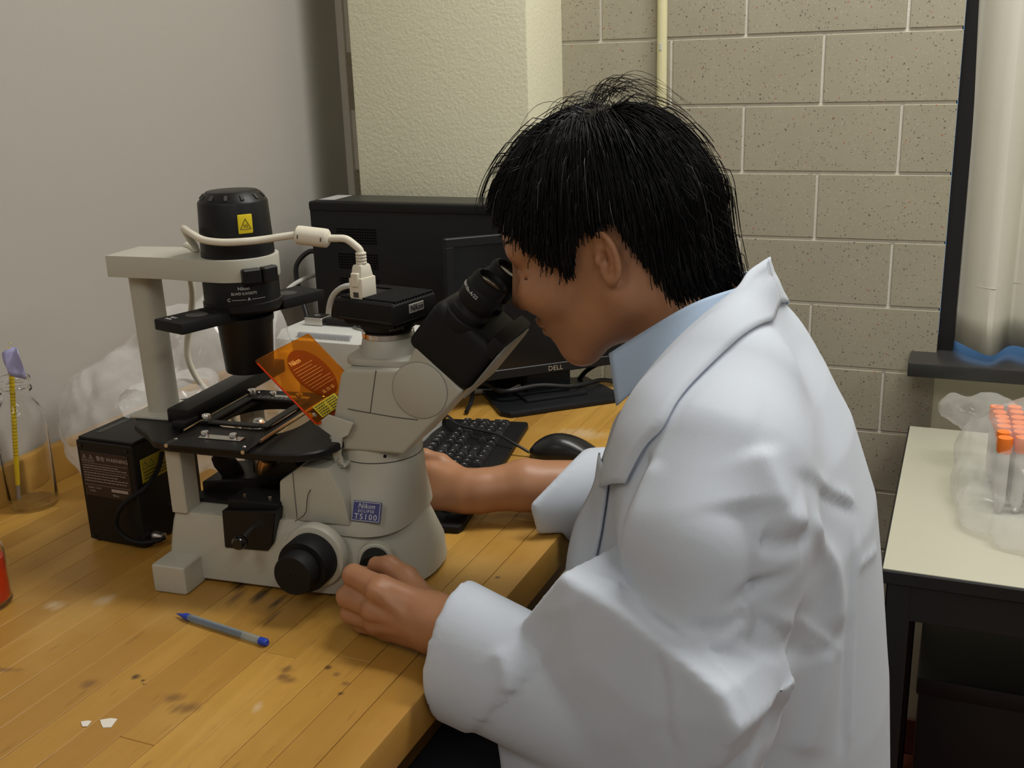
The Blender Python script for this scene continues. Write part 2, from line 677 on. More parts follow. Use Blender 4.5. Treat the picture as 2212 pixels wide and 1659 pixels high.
# ------------------------------------------------------------------ the wooden workbench
TZ = 0.82
BX0, BX1, BY0, BY1 = -1.252, -0.457, 0.12, 1.893


def wood_material(name, stains=True, dark=1.0):
    m, nt, b, N, L = new_nodes(name)
    g = N('NewGeometry')
    oi = N('ObjectInfo')
    mp = N('Mapping')
    mp.inputs['Scale'].default_value = (26, 2.2, 26)
    L(g.outputs['Position'], mp.inputs['Vector'])
    ad = N('VectorMath')
    ad.operation = 'ADD'
    L(mp.outputs[0], ad.inputs[0])
    cx = N('CombineXYZ')
    L(math_n(N, L, 'MULTIPLY', oi.outputs['Random'], 37.0), cx.inputs[1])
    L(cx.outputs[0], ad.inputs[1])
    n = N('TexNoise')
    n.inputs['Scale'].default_value = 2.0
    n.inputs['Detail'].default_value = 8
    n.inputs['Roughness'].default_value = 0.62
    n.inputs['Distortion'].default_value = 0.6
    L(ad.outputs[0], n.inputs['Vector'])
    n2 = N('TexNoise')
    n2.inputs['Scale'].default_value = 5
    n2.inputs['Detail'].default_value = 6
    L(g.outputs['Position'], n2.inputs['Vector'])
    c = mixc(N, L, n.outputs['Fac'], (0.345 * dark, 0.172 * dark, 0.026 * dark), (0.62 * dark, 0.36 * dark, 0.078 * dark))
    rr = N('MapRange')
    rr.inputs['To Min'].default_value = 0.0
    rr.inputs['To Max'].default_value = 0.9
    L(oi.outputs['Random'], rr.inputs['Value'])
    c = mixc(N, L, rr.outputs[0], c, (0.335 * dark, 0.168 * dark, 0.030 * dark))
    worn = N('MapRange')
    worn.inputs['From Min'].default_value = 0.56
    worn.inputs['From Max'].default_value = 0.74
    worn.inputs['To Max'].default_value = 0.35
    L(n2.outputs['Fac'], worn.inputs['Value'])
    c = mixc(N, L, worn.outputs[0], c, (0.60 * dark, 0.40 * dark, 0.13 * dark))
    # scratches and grime
    mp3 = N('Mapping')
    mp3.inputs['Scale'].default_value = (60, 9, 1)
    mp3.inputs['Rotation'].default_value = (0, 0, 0.12)
    L(g.outputs['Position'], mp3.inputs['Vector'])
    n3 = N('TexNoise')
    n3.inputs['Scale'].default_value = 2.4
    n3.inputs['Detail'].default_value = 5
    L(mp3.outputs[0], n3.inputs['Vector'])
    gr = N('MapRange')
    gr.inputs['From Min'].default_value = 0.63
    gr.inputs['From Max'].default_value = 0.80
    gr.inputs['To Max'].default_value = 0.6
    L(n3.outputs['Fac'], gr.inputs['Value'])
    c = mixc(N, L, gr.outputs[0], c, (0.17 * dark, 0.085 * dark, 0.022 * dark))
    if stains:
        groups = {}
        for (sx, sy, rx, ry, rot, kind) in STAINS:
            s = N('VectorMath')
            s.operation = 'SUBTRACT'
            L(g.outputs['Position'], s.inputs[0])
            s.inputs[1].default_value = (sx, sy, TZ)
            mpp = N('Mapping')
            mpp.vector_type = 'TEXTURE'
            mpp.inputs['Rotation'].default_value = (0, 0, rot)
            mpp.inputs['Scale'].default_value = (rx, ry, 10)
            L(s.outputs[0], mpp.inputs['Vector'])
            ln = N('VectorMath')
            ln.operation = 'LENGTH'
            L(mpp.outputs[0], ln.inputs[0])
            wob = math_n(N, L, 'ADD', ln.outputs['Value'], math_n(N, L, 'MULTIPLY', math_n(N, L, 'SUBTRACT', n3.outputs['Fac'], 0.5), 1.6))
            r = N('MapRange')
            r.inputs['From Min'].default_value = 1.0
            r.inputs['From Max'].default_value = 0.2
            r.inputs['To Max'].default_value = 0.42 if kind == 'pale' else 0.85
            L(wob, r.inputs['Value'])
            groups[kind] = r.outputs[0] if kind not in groups else math_n(N, L, 'MAXIMUM', groups[kind], r.outputs[0])
        for kind, colr in (('soft', (0.20, 0.10, 0.03)), ('pale', (0.66, 0.56, 0.40)), ('dark', (0.025, 0.014, 0.010))):
            if kind in groups:
                c = mixc(N, L, groups[kind], c, colr)
    L(c, b.inputs['Base Color'])
    rg = N('MapRange')
    rg.inputs['To Min'].default_value = 0.30
    rg.inputs['To Max'].default_value = 0.48
    L(n2.outputs['Fac'], rg.inputs['Value'])
    L(rg.outputs[0], b.inputs['Roughness'])
    b.inputs['Specular IOR Level'].default_value = 0.45
    bp = N('Bump')
    bp.inputs['Strength'].default_value = 0.12
    bp.inputs['Distance'].default_value = 0.001
    L(n.outputs['Fac'], bp.inputs['Height'])
    L(bp.outputs['Normal'], b.inputs['Normal'])
    return m


STAINS = [(-0.753, 0.748, .0065, .0065, 0, 'dark'), (-0.741, 0.745, .0030, .0030, 0, 'dark'), (-0.735, 0.740, .0035, .002, 0, 'dark'),
          (-0.613, 0.813, .010, .009, 0, 'soft'), (-0.606, 0.800, .010, .008, 0, 'soft'), (-0.597, 0.797, .011, .009, 0, 'soft'), (-0.573, 0.831, .006, .006, 0, 'dark'), (-0.558, 0.823, .005, .006, 0, 'soft'), (-0.536, 0.794, .004, .004, 0, 'dark'), (-0.54, 0.811, .006, .005, 0, 'soft'),
          (-0.533, 0.905, .0035, .012, 0.2, 'dark'), (-0.524, 0.907, .003, .010, 0.2, 'dark'), (-0.545, 0.903, .003, .009, 0.2, 'dark'), (-0.487, 0.918, .012, .0035, 0.1, 'dark'), (-0.470, 0.921, .006, .003, 0.1, 'dark'),
          (-0.735, 0.945, .010, .030, 0.1, 'dark'), (-0.705, 0.930, .006, .025, 0.1, 'dark'), (-0.775, 0.955, .012, .020, 0.2, 'dark'), (-0.69, 0.90, .004, .03, 0.1, 'soft'), (-0.76, 0.93, .008, .03, 0.1, 'soft'),
          (-0.905, 0.870, .014, .018, 0, 'pale'), (-0.955, 0.84, .018, .014, 0, 'pale'), (-0.845, 0.925, .010, .010, 0, 'pale'), (-0.60, 0.745, .007, .013, 0.3, 'pale'), (-0.44, 1.55, .03, .05, 0, 'pale'), (-0.56, 1.6, .05, .03, 0, 'pale'),
          (-0.79, 0.72, .013, .011, 0, 'soft'), (-0.69, 0.73, .016, .010, 0.4, 'soft'), (-0.665, 0.72, .02, .012, 0.4, 'soft'), (-0.487, 1.075, .005, .005, 0, 'dark'), (-0.90, 0.71, .03, .006, 0.3, 'soft')]
M_wood = wood_material('maple_strip_top')
M_wood2 = wood_material('bench_edge_wood', False, 0.8)
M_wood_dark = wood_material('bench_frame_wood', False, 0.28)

bench = thing('workbench', 'worn maple butcher-block workbench carrying the microscope', 'workbench', (0, 0, 0))
SW = 0.0397
nx = 20
x = BX1 - 0.0
seams = [BX1 - i * SW for i in range(nx + 1)]
for i in range(nx):
    xa, xb = seams[i + 1] + 0.00025, seams[i] - 0.00025
    y = BY0 - random.uniform(0, 0.5)
    while y < BY1 - 0.005:
        ln = random.uniform(0.35, 0.95)
        y0, y1 = max(y, BY0), min(y + ln, BY1)
        if BY1 - y1 < 0.12:
            y1 = BY1
        y = y1
        if y1 - y0 < 0.02:
            continue
        dz = random.uniform(-0.00025, 0.00025)
        MB().box((xa, y0 + 0.0002, TZ - 0.045), (xb, y1 - 0.0002, TZ + dz), 0.0006 if i else 0.003, 1 if i else 2).build('plank', M_wood if i else M_wood, bench)
lp = MB().box((BX0 - 0.018, BY0, TZ - 0.045), (BX0 - 0.0005, BY1, TZ + 0.056), 0.004, 2)
struct(lp.build('trim_3', M_wood), 'low wooden backsplash board between bench and wall')
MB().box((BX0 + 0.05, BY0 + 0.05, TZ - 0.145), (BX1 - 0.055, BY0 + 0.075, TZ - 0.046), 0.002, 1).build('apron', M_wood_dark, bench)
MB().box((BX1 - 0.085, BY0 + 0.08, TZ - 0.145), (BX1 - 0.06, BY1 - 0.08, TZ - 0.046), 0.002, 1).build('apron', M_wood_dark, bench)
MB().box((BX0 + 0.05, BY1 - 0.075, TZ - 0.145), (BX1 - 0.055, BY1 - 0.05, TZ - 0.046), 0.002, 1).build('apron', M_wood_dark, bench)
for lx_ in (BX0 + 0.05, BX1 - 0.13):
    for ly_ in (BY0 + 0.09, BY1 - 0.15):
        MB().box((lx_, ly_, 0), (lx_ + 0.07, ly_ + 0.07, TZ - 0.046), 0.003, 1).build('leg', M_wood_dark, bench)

# ------------------------------------------------------------------ inverted microscope (local x = towards its user, y = away from the camera, z up)
M_grey = mat('microscope_grey_enamel', (0.44, 0.428, 0.362), 0.42, var=0.03, vscale=10, bump=0.05, bscale=900)
M_grey2 = mat('microscope_grey_rim', (0.50, 0.49, 0.42), 0.4)
M_black = mat('black_satin_enamel', (0.0065, 0.0062, 0.0065), 0.42, spec=0.35, bump=0.08, bscale=1200)
M_blackm = mat('black_matte_plastic', (0.0065, 0.0065, 0.007), 0.6, spec=0.3, bump=0.15, bscale=900)
M_rubber = mat('black_rubber', (0.006, 0.006, 0.006), 0.6, spec=0.3)
M_chrome = mat('chrome', (0.75, 0.75, 0.74), 0.18, 1.0)
M_steel = mat('brushed_steel', (0.62, 0.61, 0.58), 0.32, 1.0)
M_brass = mat('warm_steel_rod', (0.62, 0.47, 0.28), 0.3, 1.0)
M_white = mat('white_print', (0.62, 0.62, 0.60), 0.5)
M_greyprint = mat('grey_print', (0.30, 0.29, 0.27), 0.5)
M_blue = mat('badge_blue', (0.055, 0.06, 0.20), 0.35)
M_seam = mat('seam_gap', (0.05, 0.05, 0.045), 0.8)
M_yellow = mat('yellow_label', (0.78, 0.62, 0.02), 0.45)
M_yprint = mat('label_print', (0.06, 0.05, 0.01), 0.5)

SO = (-0.822, 0.947, TZ)
SR = math.radians(5.0)
sc = thing('microscope', 'grey and black inverted laboratory microscope the seated person looks into', 'microscope', SO, SR)
YM = 0.1


def sup(cx, cy, ax, ay, e, z, n=64):
    out = []
    for k in range(n):
        a = 2 * PI * k / n
        c, s = math.cos(a), math.sin(a)
        out.append((cx + ax * math.copysign(abs(c) ** (2 / e), c), cy + ay * math.copysign(abs(s) ** (2 / e), s), z))
    return out


def base_ring(z, x0, xm, xf, yn, yr=None, nn=26):
    """outline of the base: straight sides that lean in towards the user end, rounded user end"""
    yr = yn if yr is None else yr

    def half(x):
        t = min(1, max(0, (x - 0.085) / 0.06))
        return YM - (yn + (yr - yn) * t * t * (3 - 2 * t))
    side = [x0 + 0.004 + (xm - x0 - 0.004) * k / 14 for k in range(14)]
    out = [(x, YM + half(x), z) for x in reversed(side)] + [(x0, YM + half(x0) - 0.004, z), (x0, YM - half(x0) + 0.004, z)] + [(x, YM - half(x), z) for x in side]
    w = half(xm)
    for k in range(nn + 1):
        a = -PI / 2 + PI * k / nn
        c, s = math.cos(a), math.sin(a)
        out.append((xm + (xf - xm) * abs(c) ** (2 / 2.3), YM + w * math.copysign(abs(s) ** (2 / 2.3), s), z))
    return out


b = MB()
b.loft([base_ring(0.004, -0.043, 0.15, 0.268, 0.002), base_ring(0.006, -0.045, 0.15, 0.271, 0.0), base_ring(0.030, -0.045, 0.15, 0.269, 0.0, .002), base_ring(0.060, -0.040, 0.15, 0.256, 0.002, .010), base_ring(0.076, -0.037, 0.15, 0.2485, 0.004, .0185), base_ring(0.0875, -0.034, 0.15, 0.246, 0.007, .024), base_ring(0.0885, -0.031, 0.148, 0.243, 0.012, .03)])
b.build('base', M_grey, sc)
for s in (0, 1):
    y0, y1 = (-0.037, 0.03) if s == 0 else (0.17, 0.237)
    MB().box((-0.0445, y0, 0.0), (0.0008, y1, 0.036), 0.004, 3).build('foot', M_grey, sc)
for px in (0.20,):
    for py in (0.03, 0.17):
        MB().lathe([(0.008, 0), (0.008, 0.006)], 16, at(px, py, 0)).build('rubber_foot', M_rubber, sc)
for y0 in (0.002, 0.168):
    MB().box((-0.034, y0, 0.087), (-0.013, y0 + 0.030, 0.171), 0.0015, 1).build('stage_post', M_grey, sc)

# body cover rising into the round column
b = MB()
rings = [(.074, .189, .0610, .0830, 2.8), (.080, .189, .0605, .0822, 2.8), (.090, .191, .0585, .0775, 2.7), (.106, .194, .0560, .0700, 2.5), (.120, .197, .0540, .0630, 2.3), (.134, .200, .0520, .0565, 2.2), (.146, .202, .0508, .0520, 2.1), (.153, .202, .050, .050, 2.0)]
b.loft([sup(cx, YM, ax, ay, e, z) for z, cx, ax, ay, e in rings])
b.build('body_cover', M_grey, sc)
b = MB()
b.lathe([(.0495, .1532), (.0505, .1538), (.0505, .1675), (.0495, .1685)], 56, at(.202, YM, 0))
col = b.build('column_collar', M_grey2, sc)
b = MB()
b.tube([(.202 + .0505 * math.cos(a), YM + .0503 * math.sin(a), .1534) for a in [2 * PI * k / 60 for k in range(61)]], .0006, 5)
b.build('seam', M_seam, col)
# small target mark on the collar
T = frame((.202 + .0507 * math.cos(-1.05), YM + .0507 * math.sin(-1.05), .162), (math.sin(1.05), math.cos(1.05), 0), (math.cos(-1.05), math.sin(-1.05), 0))
MB().lathe([(.0032, 0), (.0032, .0006), (.0, .0006)], 20, T).build('index_mark', M_white, col)
MB().lathe([(.0022, .0006), (.0022, .0009), (.0, .0009)], 20, T).build('index_dot', M_black, col)

# front block that carries the light path, with its cover seam
TXZ = Matrix(((1, 0, 0, 0), (0, 0, 1, 0), (0, 1, 0, 0), (0, 0, 0, 1)))     # (x, z, y) -> (x, y, z)
b = MB()
b.prism([(.103, .086), (.107, .134), (.137, .156), (.172, .156), (.190, .120), (.195, .086)], .018, .182, .004, 2, TXZ)
b.build('light_path_housing', M_grey, sc)
MB().tube([(.127, .0172, .090), (.1268, .0172, .125), (.127, .0172, .148)], .0004, 4).build('seam', M_seam, sc)
MB().tube(smooth_path([(.128, .010, .0892), (.141, .014, .100), (.146, .016, .124), (.158, .030, .140), (.160, .046, .152)], 6), .0005, 4).build('seam', M_seam, sc)

# head: flaring housing that carries the binocular tube
b = MB()
b.prism([(.157, .168), (.163, .192), (.170, .212), (.182, .260), (.189, .2675), (.262, .2695), (.277, .300), (.331, .249), (.254, .168)], .048, .152, .013, 4, TXZ)
head = b.build('head_housing', M_grey, sc)
b = MB()
b.tube(smooth_path([(.174, .058, .2185), (.190, .0477, .2195), (.217, .0477, .2165), (.25, .0477, .2135), (.275, .0477, .2125)], 6), .0005, 4)
b.tube([(.2165, .0477, .2165), (.2215, .0477, .240), (.2275, .0477, .2675)], .0005, 4)
b.build('seam', M_seam, head)
T = frame((.2795, .0475, .2475), (1, 0, 0), (0, -1, 0))
MB().lathe([(.0325, -.004), (.0325, .0004), (.0315, .0010), (0, .0010)], 48, T).build('joint_cap', M_grey, head)
b = MB()
b.tube([T @ Vector((.0328 * math.cos(a), .0328 * math.sin(a), .0002)) for a in [2 * PI * k / 48 for k in range(49)]], .0003, 5)
b.build('seam', mat('shallow_seam', (0.22, 0.215, 0.19), 0.7), head)
# bracket between column and orange shield
b = MB()
b.prism([(.150, .200), (.166, .213), (.198, .205), (.19, .19), (.182, .186), (.178, .165), (.182, .150), (.172, .148), (.168, .163), (.168, .188)], .040, .044, .0006, 1, TXZ)
br = b.build('shield_bracket', M_grey2, sc)
MB().box((.166, .040, .150), (.184, .064, .154), .0006, 1).build('bracket_foot', M_grey2, br)
MB().lathe([(.0022, 0), (.0022, .0016), (.0010, .0022), (0, .0022)], 12, frame((.1765, .040, .158), (1, 0, 0), (0, -1, 0))).build('screw', M_chrome, br)

# photo port
b = MB()
pts = [(x, y) for x, y, z in sup(.2245, YM, .0445, .042, 5, 0, 40)]
b.prism(pts, .2685, .2765, .0015, 2)
b.lathe([(.0345, .2765), (.0335, .280), (.0300, .2945), (.0290, .2955)], 48, at(.2215, YM, 0))
port = b.build('photo_port', M_grey, sc)
MB().lathe([(.0285, .2950), (.0305, .2960), (.0305, .3015), (.0290, .3030), (.0265, .3030)], 48, at(.2215, YM, 0)).build('chrome_ring', M_chrome, port)
MB().lathe([(.0016, 0), (.0016, .002), (0, .002)], 10, frame((.2215 - .026, YM - .0205, .286), (1, 0, 0), (-.78, -.60, .15))).build('set_screw', M_steel, port)

# binocular tube
ax = Vector((.64, 0, .77)).normalized()
px_ = Vector((.77, 0, -.64)).normalized()
bo = Vector((.304, YM, .2715))
Tb = Matrix(((px_.x, 0, ax.x, bo.x), (px_.y, 1, ax.y, bo.y), (px_.z, 0, ax.z, bo.z), (0, 0, 0, 1)))
b = MB()
b.box((-.0490, -.054, -.002), (.0375, .054, .064), .013, 4, Tb)
tb = b.build('binocular_tube', M_blackm, sc)
b = MB()
b.prism([(-.052, -.006), (.052, -.006), (.052, .058), (.042, .070), (-.042, .070), (-.052, .058)], .0385, .0410, .0012, 2, Tb @ Matrix(((0, 0, 1, 0), (1, 0, 0, 0), (0, 1, 0, 0), (0, 0, 0, 1))))
b.build('front_plate', mat('dark_grey_plate', (0.20, 0.195, 0.17), 0.45), tb)
b = MB()
b.box((.0220, -.0525, .050), (.0382, .0525, .0745), .004, 2, Tb)
b.build('tube_shroud', M_blackm, tb)
for s, yy in ((0, -.031), (1, .031)):
    To = Tb @ at(-.018, yy, -.009)
    b = MB()
    b.lathe([(.0255, .060), (.0265, .064), (.0265, .071), (.0250, .073)], 40, To)
    b.lathe([(.0225, .070), (.0225, .080), (.0215, .081), (.0185, .086), (.0185, .094)], 40, To)
    e = b.build('eyepiece', M_blackm, sc)
    b = MB()
    b.lathe([(.0205, .088), (.0220, .090), (.0228, .100), (.0225, .108), (.0212, .110)], 40, To)
    b.lathe([(.0212, .110), (.0214, .1165), (.0200, .122), (.0170, .1235), (.0158, .1215), (.0150, .1185)], 40, To, caps=False)
    b.build('eyecup', M_rubber, e)
    b = MB()
    b.lathe([(.0152, .1180), (.0100, .1194), (.0, .1198)], 32, To, caps=False)
    b.build('lens', mat('coated_lens', (0.05, 0.045, 0.03), 0.06, spec=0.9, coat=1.0), e)
    b = MB()
    Tt = To @ at(0, 0, .104) @ Matrix.Rotation(math.radians(-38), 4, 'Z') @ Matrix(((1, 0, 0, 0), (0, 0, -1, 0), (0, 1, 0, 0), (0, 0, 0, 1)))
    b.text('CFIW10x-A/22', .0056, Tt, .0002, bend=.0230)
    b.build('lettering', M_white, e)

# stage
def plate(outer, hole, z0, z1, n=96):
    """flat plate with a hole; outer polygon, hole = (cx, cy, rx, ry, exponent)"""
    cx, cy, rx, ry, e = hole
    po, pi = [], []
    m = len(outer)
    for k in range(n):
        a = 2 * PI * k / n
        d = Vector((math.cos(a), math.sin(a)))
        best = None
        for i in range(m):
            p, q = Vector(outer[i]), Vector(outer[(i + 1) % m])
            u = q - p
            den = d.x * u.y - d.y * u.x
            if abs(den) < 1e-9:
                continue
            w = p - Vector((cx, cy))
            t = (w.x * u.y - w.y * u.x) / den
            s = (w.x * d.y - w.y * d.x) / den
            if t > 0 and -1e-6 <= s <= 1 + 1e-6 and (best is None or t > best):
                best = t
        po.append((cx + d.x * best, cy + d.y * best))
        c, s = math.cos(a), math.sin(a)
        pi.append((cx + rx * math.copysign(abs(c) ** (2 / e), c), cy + ry * math.copysign(abs(s) ** (2 / e), s)))
    bv = (z1 - z0) * 0.18
    sh = [(cx + (x - cx) * 0.985, cy + (y - cy) * 0.985) for x, y in po]
    r = [[(x, y, z0) for x, y in sh], [(x, y, z0 + bv) for x, y in po], [(x, y, z1 - bv) for x, y in po], [(x, y, z1) for x, y in sh], [(x, y, z1) for x, y in pi], [(x, y, z0) for x, y in pi]]
    r.append(r[0])
    return MB().loft(r, caps=False)


near = [(-.128, .10), (-.124, .07), (-.105, .045), (-.062, .014), (-.045, -.002), (-.020, -.010), (.095, -.012), (.130, -.012), (.152, -.006), (.170, .008), (.179, .034), (.184, .10)]
outer = near + [(x, .2 - y) for x, y in reversed(near[1:-1])]
stage = plate(outer, (.045, .10, .060, .066, 2.4), .1705, .1805).build('stage', M_black, sc)
mech = plate([(-.018, -.0185), (.0905, -.0185), (.0905, .2), (-.018, .2)], (.040, .105, .036, .055, 5), .1805, .1840).build('stage_plate', M_black, sc)
for (sx, sy) in ((-.012, -.002), (.083, -.008), (-.012, .186), (.083, .186)):
    MB().lathe([(.0022, 0), (.0022, .001), (.0012, .0018), (0, .0018)], 12, at(sx, sy, .184)).build('screw', M_chrome, mech)
for sx in (-.014, .087):
    MB().lathe([(.0024, 0), (.0024, .001), (0, .001)], 12, frame((sx, -.0185, .1822), (1, 0, 0), (0, -1, 0))).build('screw', M_steel, mech)
MB().lathe([(.0034, 0), (.0034, .0008), (.0018, .0008), (0, .0004)], 14, at(.170, .062, .1805)).build('screw', M_steel, stage)
for sy in (.013, .172):
    b = MB().box((.012, sy - .006, .184), (.068, sy + .006, .1858), .0006, 1)
    pl = b.build('clamp_plate', M_steel, mech)
    for sx in (.018, .056):
        MB().lathe([(.0048, 0), (.0048, .004), (.0042, .0055), (.0016, .0055), (.0012, .0042), (0, .0042)], 20, at(sx, sy, .1858)).build('thumb_screw', M_chrome, pl)
# specimen holder and its guide
b = MB()
b.box((-.058, .048, .184), (-.026, .285, .203), .004, 2)
rail = b.build('stage_rail', M_black, sc)
MB().box((-.040, .030, .184), (-.020, .060, .193), .002, 2).build('rail_end', M_black, rail)
b = MB()
for i, (yy, s) in enumerate(((.215, .0036), (.245, .0026))):
    b.text('Nikon' if i == 0 else 'JAPAN', .006, frame((-.030, yy, .2033), (0, 1, 0), (0, 0, 1)), .0002)
b.build('lettering', M_greyprint, rail)
b = MB()
b.box((-.014, .050, .184), (.000, .165, .1895), .0015, 1)
b.box((-.014, .050, .1855), (.068, .062, .1885), .0012, 1)
b.box((-.014, .150, .1855), (.072, .163, .1885), .0012, 1)
b.box((.066, .052, .1855), (.078, .163, .1880), .0012, 1)
hold = b.build('specimen_holder', M_black, sc)
b = MB()
for k in range(9):
    b.box((.006 + k * .0065, .1545, .1885), (.0068 + k * .0065, .1585, .18875))
    b.text('%d' % (k * 10), .0034, frame((.0066 + k * .0065, .1608, .1886), (1, 0, 0), (0, 0, 1)), .0001)
b.build('scale', M_greyprint, hold)
for sy in (.054, .160):
    MB().lathe([(.0052, 0), (.0056, .001), (.0056, .0065), (.005, .0075), (.002, .0075), (.0015, .006), (0, .006)], 20, at(-.006, sy, .1895)).build('thumb_screw', M_chrome, hold)
MB().tube([(-.0155, .020, .1875), (-.0155, .165, .1875)], .0011, 8).build('guide_wire', M_brass, hold)
MB().tube([(.0945, .008, .1865), (.0945, .175, .1865)], .0022, 10).build('guide_rod', M_brass, sc)

# objective turret and objectives
b = MB()
Tn = frame((.030, YM, .100), (1, 0, 0), (-.22, 0, .97))
b.lathe([(.030, -.020), (.034, -.012), (.036, .006), (.033, .012), (.0, .012)], 40, Tn)
b.prism([(-.030, .090), (.004, .088), (.030, .090), (.112, .133), (.104, .147), (.090, .143), (.045, .115), (-.030, .104)], .062, .138, .002, 1, TXZ)
b.box((-.030, .035, .0888), (.070, .165, .0935), .002, 1)
turret = b.build('objective_turret', M_black, sc)
Tobj = at(.037, YM, 0)
b = MB()
b.lathe([(.0115, .108), (.0130, .112), (.0130, .150), (.0128, .1660), (.0105, .1745), (.0062, .1790), (.0045, .1800), (0, .1800)], 32, Tobj)
ob_ = b.build('objective', M_steel, sc)
MB().lathe([(.01315, .1565), (.01315, .1595)], 32, Tobj, caps=False).build('colour_ring', mat('green_ring', (0.02, 0.28, 0.12), 0.4), ob_)
b = MB()
To = frame((.004, YM - .012, .105), (1, 0, 0), (-.55, -.12, .80))
b.lathe([(.012, 0), (.0135, .008), (.0135, .026), (.010, .036), (.006, .038), (0, .038)], 28, To)
b.build('objective', M_blackm, sc)
b = MB()
To = frame((.052, YM - .018, .106), (1, 0, 0), (.30, -.35, .86))
b.lathe([(.0125, 0), (.013, .006), (.013, .030), (.009, .040), (0, .041)], 28, To)
b.build('objective', mat('copper_lit_barrel', (0.55, 0.33, 0.16), 0.28, 1.0), sc)  # copper light falling on this barrel is put into its metal colour

# focus knobs, dial, filter slot with its lever, badge
Tk = frame((.158, 0, .055), (1, 0, 0), (0, -1, 0))
for s in (0, 1):
    Tk = frame((.158, 0.0 if s == 0 else .2, .055), (1, 0, 0), (0, -1 if s == 0 else 1, 0))
    b = MB().lathe([(.0385, -.006), (.0385, .004), (.0370, .007), (.0330, .008)], 48, Tk)
    kn = b.build('focus_knob', M_grey2, sc)
    b = MB()
    n, prof = 120, [(.0305, .007), (.0315, .009), (.0315, .026), (.0312, .0262)]
    vs, fs = [], []
    for i, (r, z) in enumerate([(.0300, .007), (.0314, .009), (.0314, .033), (.0300, .0355), (.024, .0358)]):
        for k in range(n):
            rr = r - (.0005 if (k % 2 and i in (1, 2)) else 0)
            a = 2 * PI * k / n
            vs.append((rr * math.cos(a), rr * math.sin(a), z))
    for i in range(4):
        for k in range(n):
            k2 = (k + 1) % n
            fs.append((i * n + k, i * n + k2, (i + 1) * n + k2, (i + 1) * n + k))
    fs.append(tuple(4 * n + k for k in range(n)))
    b.add(vs, fs, Tk)
    b.build('coarse_knob', M_rubber, kn)
    b = MB()
    vs, fs = [], []
    pr = [(.0235, .035), (.0240, .037), (.0240, .055), (.0225, .0575), (.003, .0582), (.0022, .0572), (0.0001, .0572)]
    for i, (r, z) in enumerate(pr):
        for k in range(n):
            rr = r - (.0005 if (k % 2 and i in (1, 2)) else 0)
            a = 2 * PI * k / n
            vs.append((rr * math.cos(a), rr * math.sin(a), z))
    for i in range(len(pr) - 1):
        for k in range(n):
            k2 = (k + 1) % n
            fs.append((i * n + k, i * n + k2, (i + 1) * n + k2, (i + 1) * n + k))
    b.add(vs, fs, Tk)
    b.build('fine_knob', M_rubber, kn)
T2 = frame((.226, 0.013, .050), (1, 0, 0), (.35, -1, 0))
b = MB().lathe([(.020, -.010), (.020, -.001), (.0185, .001), (.0165, .001)], 40, T2)
dl = b.build('brightness_dial', M_grey2, sc)
MB().lathe([(.0160, .0), (.0162, .002), (.0162, .019), (.0145, .021), (0, .021)], 40, T2).build('dial_knob', M_rubber, dl)
b = MB()
b.box((.205, -.0005, .012), (.219, .004, .026), .0008, 1)
b.build('power_switch', M_black, sc)

b = MB()
b.prism([(.036, .050), (.094, .052), (.102, .062), (.110, .104), (.038, .0985)], -.0012, .055, .0012, 1, TXZ)
slot = b.build('filter_slot', M_black, sc)
MB().box((.040, .008, .0975), (.108, .050, .1095), .002, 1).build('slot_cover', M_blackm, slot)
MB().tube([(.075, .0, .078), (.0795, -.030, .0775)], .0030, 12).build('lever', M_steel, slot)
MB().lathe([(.0, -.002), (.006, 0), (.0082, .003), (.0085, .010), (.006, .014), (0, .0145)], 24, frame((.0795, -.028, .0775), (1, 0, 0), (.12, -1, 0))).build('lever_knob', mat('gloss_black_knob', (0.008, 0.008, 0.008), 0.12), slot)
for sx in (.058, .092):
    MB().lathe([(.0022, 0), (.0022, .003), (0, .003)], 12, at(sx, .020, .1095)).build('screw', M_brass if sx < .08 else M_steel, slot)

bn = Vector((0.05, -0.90, 0.38)).normalized()
Tbd = frame((.2130, .0268, .1030), (1, 0, 0), bn)
b = MB().box((-.0178, -.0118, -.002), (.0178, .0118, .0016), .0008, 1, Tbd)
badge = b.build('badge', M_blue, sc)
lab(badge, 'small dark blue maker badge')
b = MB()
for t, sz, yy, sh in (('Nikon', .0080, .0062, .2), ('ECLIPSE', .0048, .0004, 0), ('TS100', .0092, -.0063, 0)):
    b.text(t, sz, Tbd @ at(0, yy, .0017), .00015, shear=sh, spacing=1.05 if t == 'Nikon' else 1.25)
for (x0, y0, x1, y1) in ((-.017, .0104, .017, .0110), (-.017, -.0110, .017, -.0104), (-.0170, -.011, -.0164, .011), (.0164, -.011, .0170, .011)):
    b.box((x0, y0, .0015), (x1, y1, .0018), T=Tbd)
b.build('lettering', M_white, badge)

# lamp pillar, arm, lamphouse and condenser
b = MB()
b.loft([sup(-.0985 - .004 * t, YM, .0180, .0190, 2.4, .1805 + .180 * t, 40) for t in (0, .03, .5, 1)])
pil = b.build('lamp_pillar', M_grey, sc)
MB().tube([(-.0835, YM - .0105, .184), (-.0875, YM - .0105, .358)], .0007, 5).build('groove', M_seam, pil)
MB().box((-.126, YM - .036, .1805), (-.068, YM + .036, .1845), .002, 2).build('pillar_foot', M_grey2, pil)
LXX = .033
b = MB()
arm = [(-.130, -.034), (-.040, -.037), (.0, -.044)]
for k in range(25):
    a = -PI / 2 + PI * k / 24
    arm.append((LXX + .0475 * math.cos(a), .0475 * math.sin(a)))
arm += [(.0, .044), (-.040, .037), (-.130, .034)]
b.prism([(x, YM + y) for x, y in arm], .3600, .3865, .0015, 2)
b.build('lamp_arm', M_grey2, sc)
Tl = at(LXX, YM, 0)
b = MB()
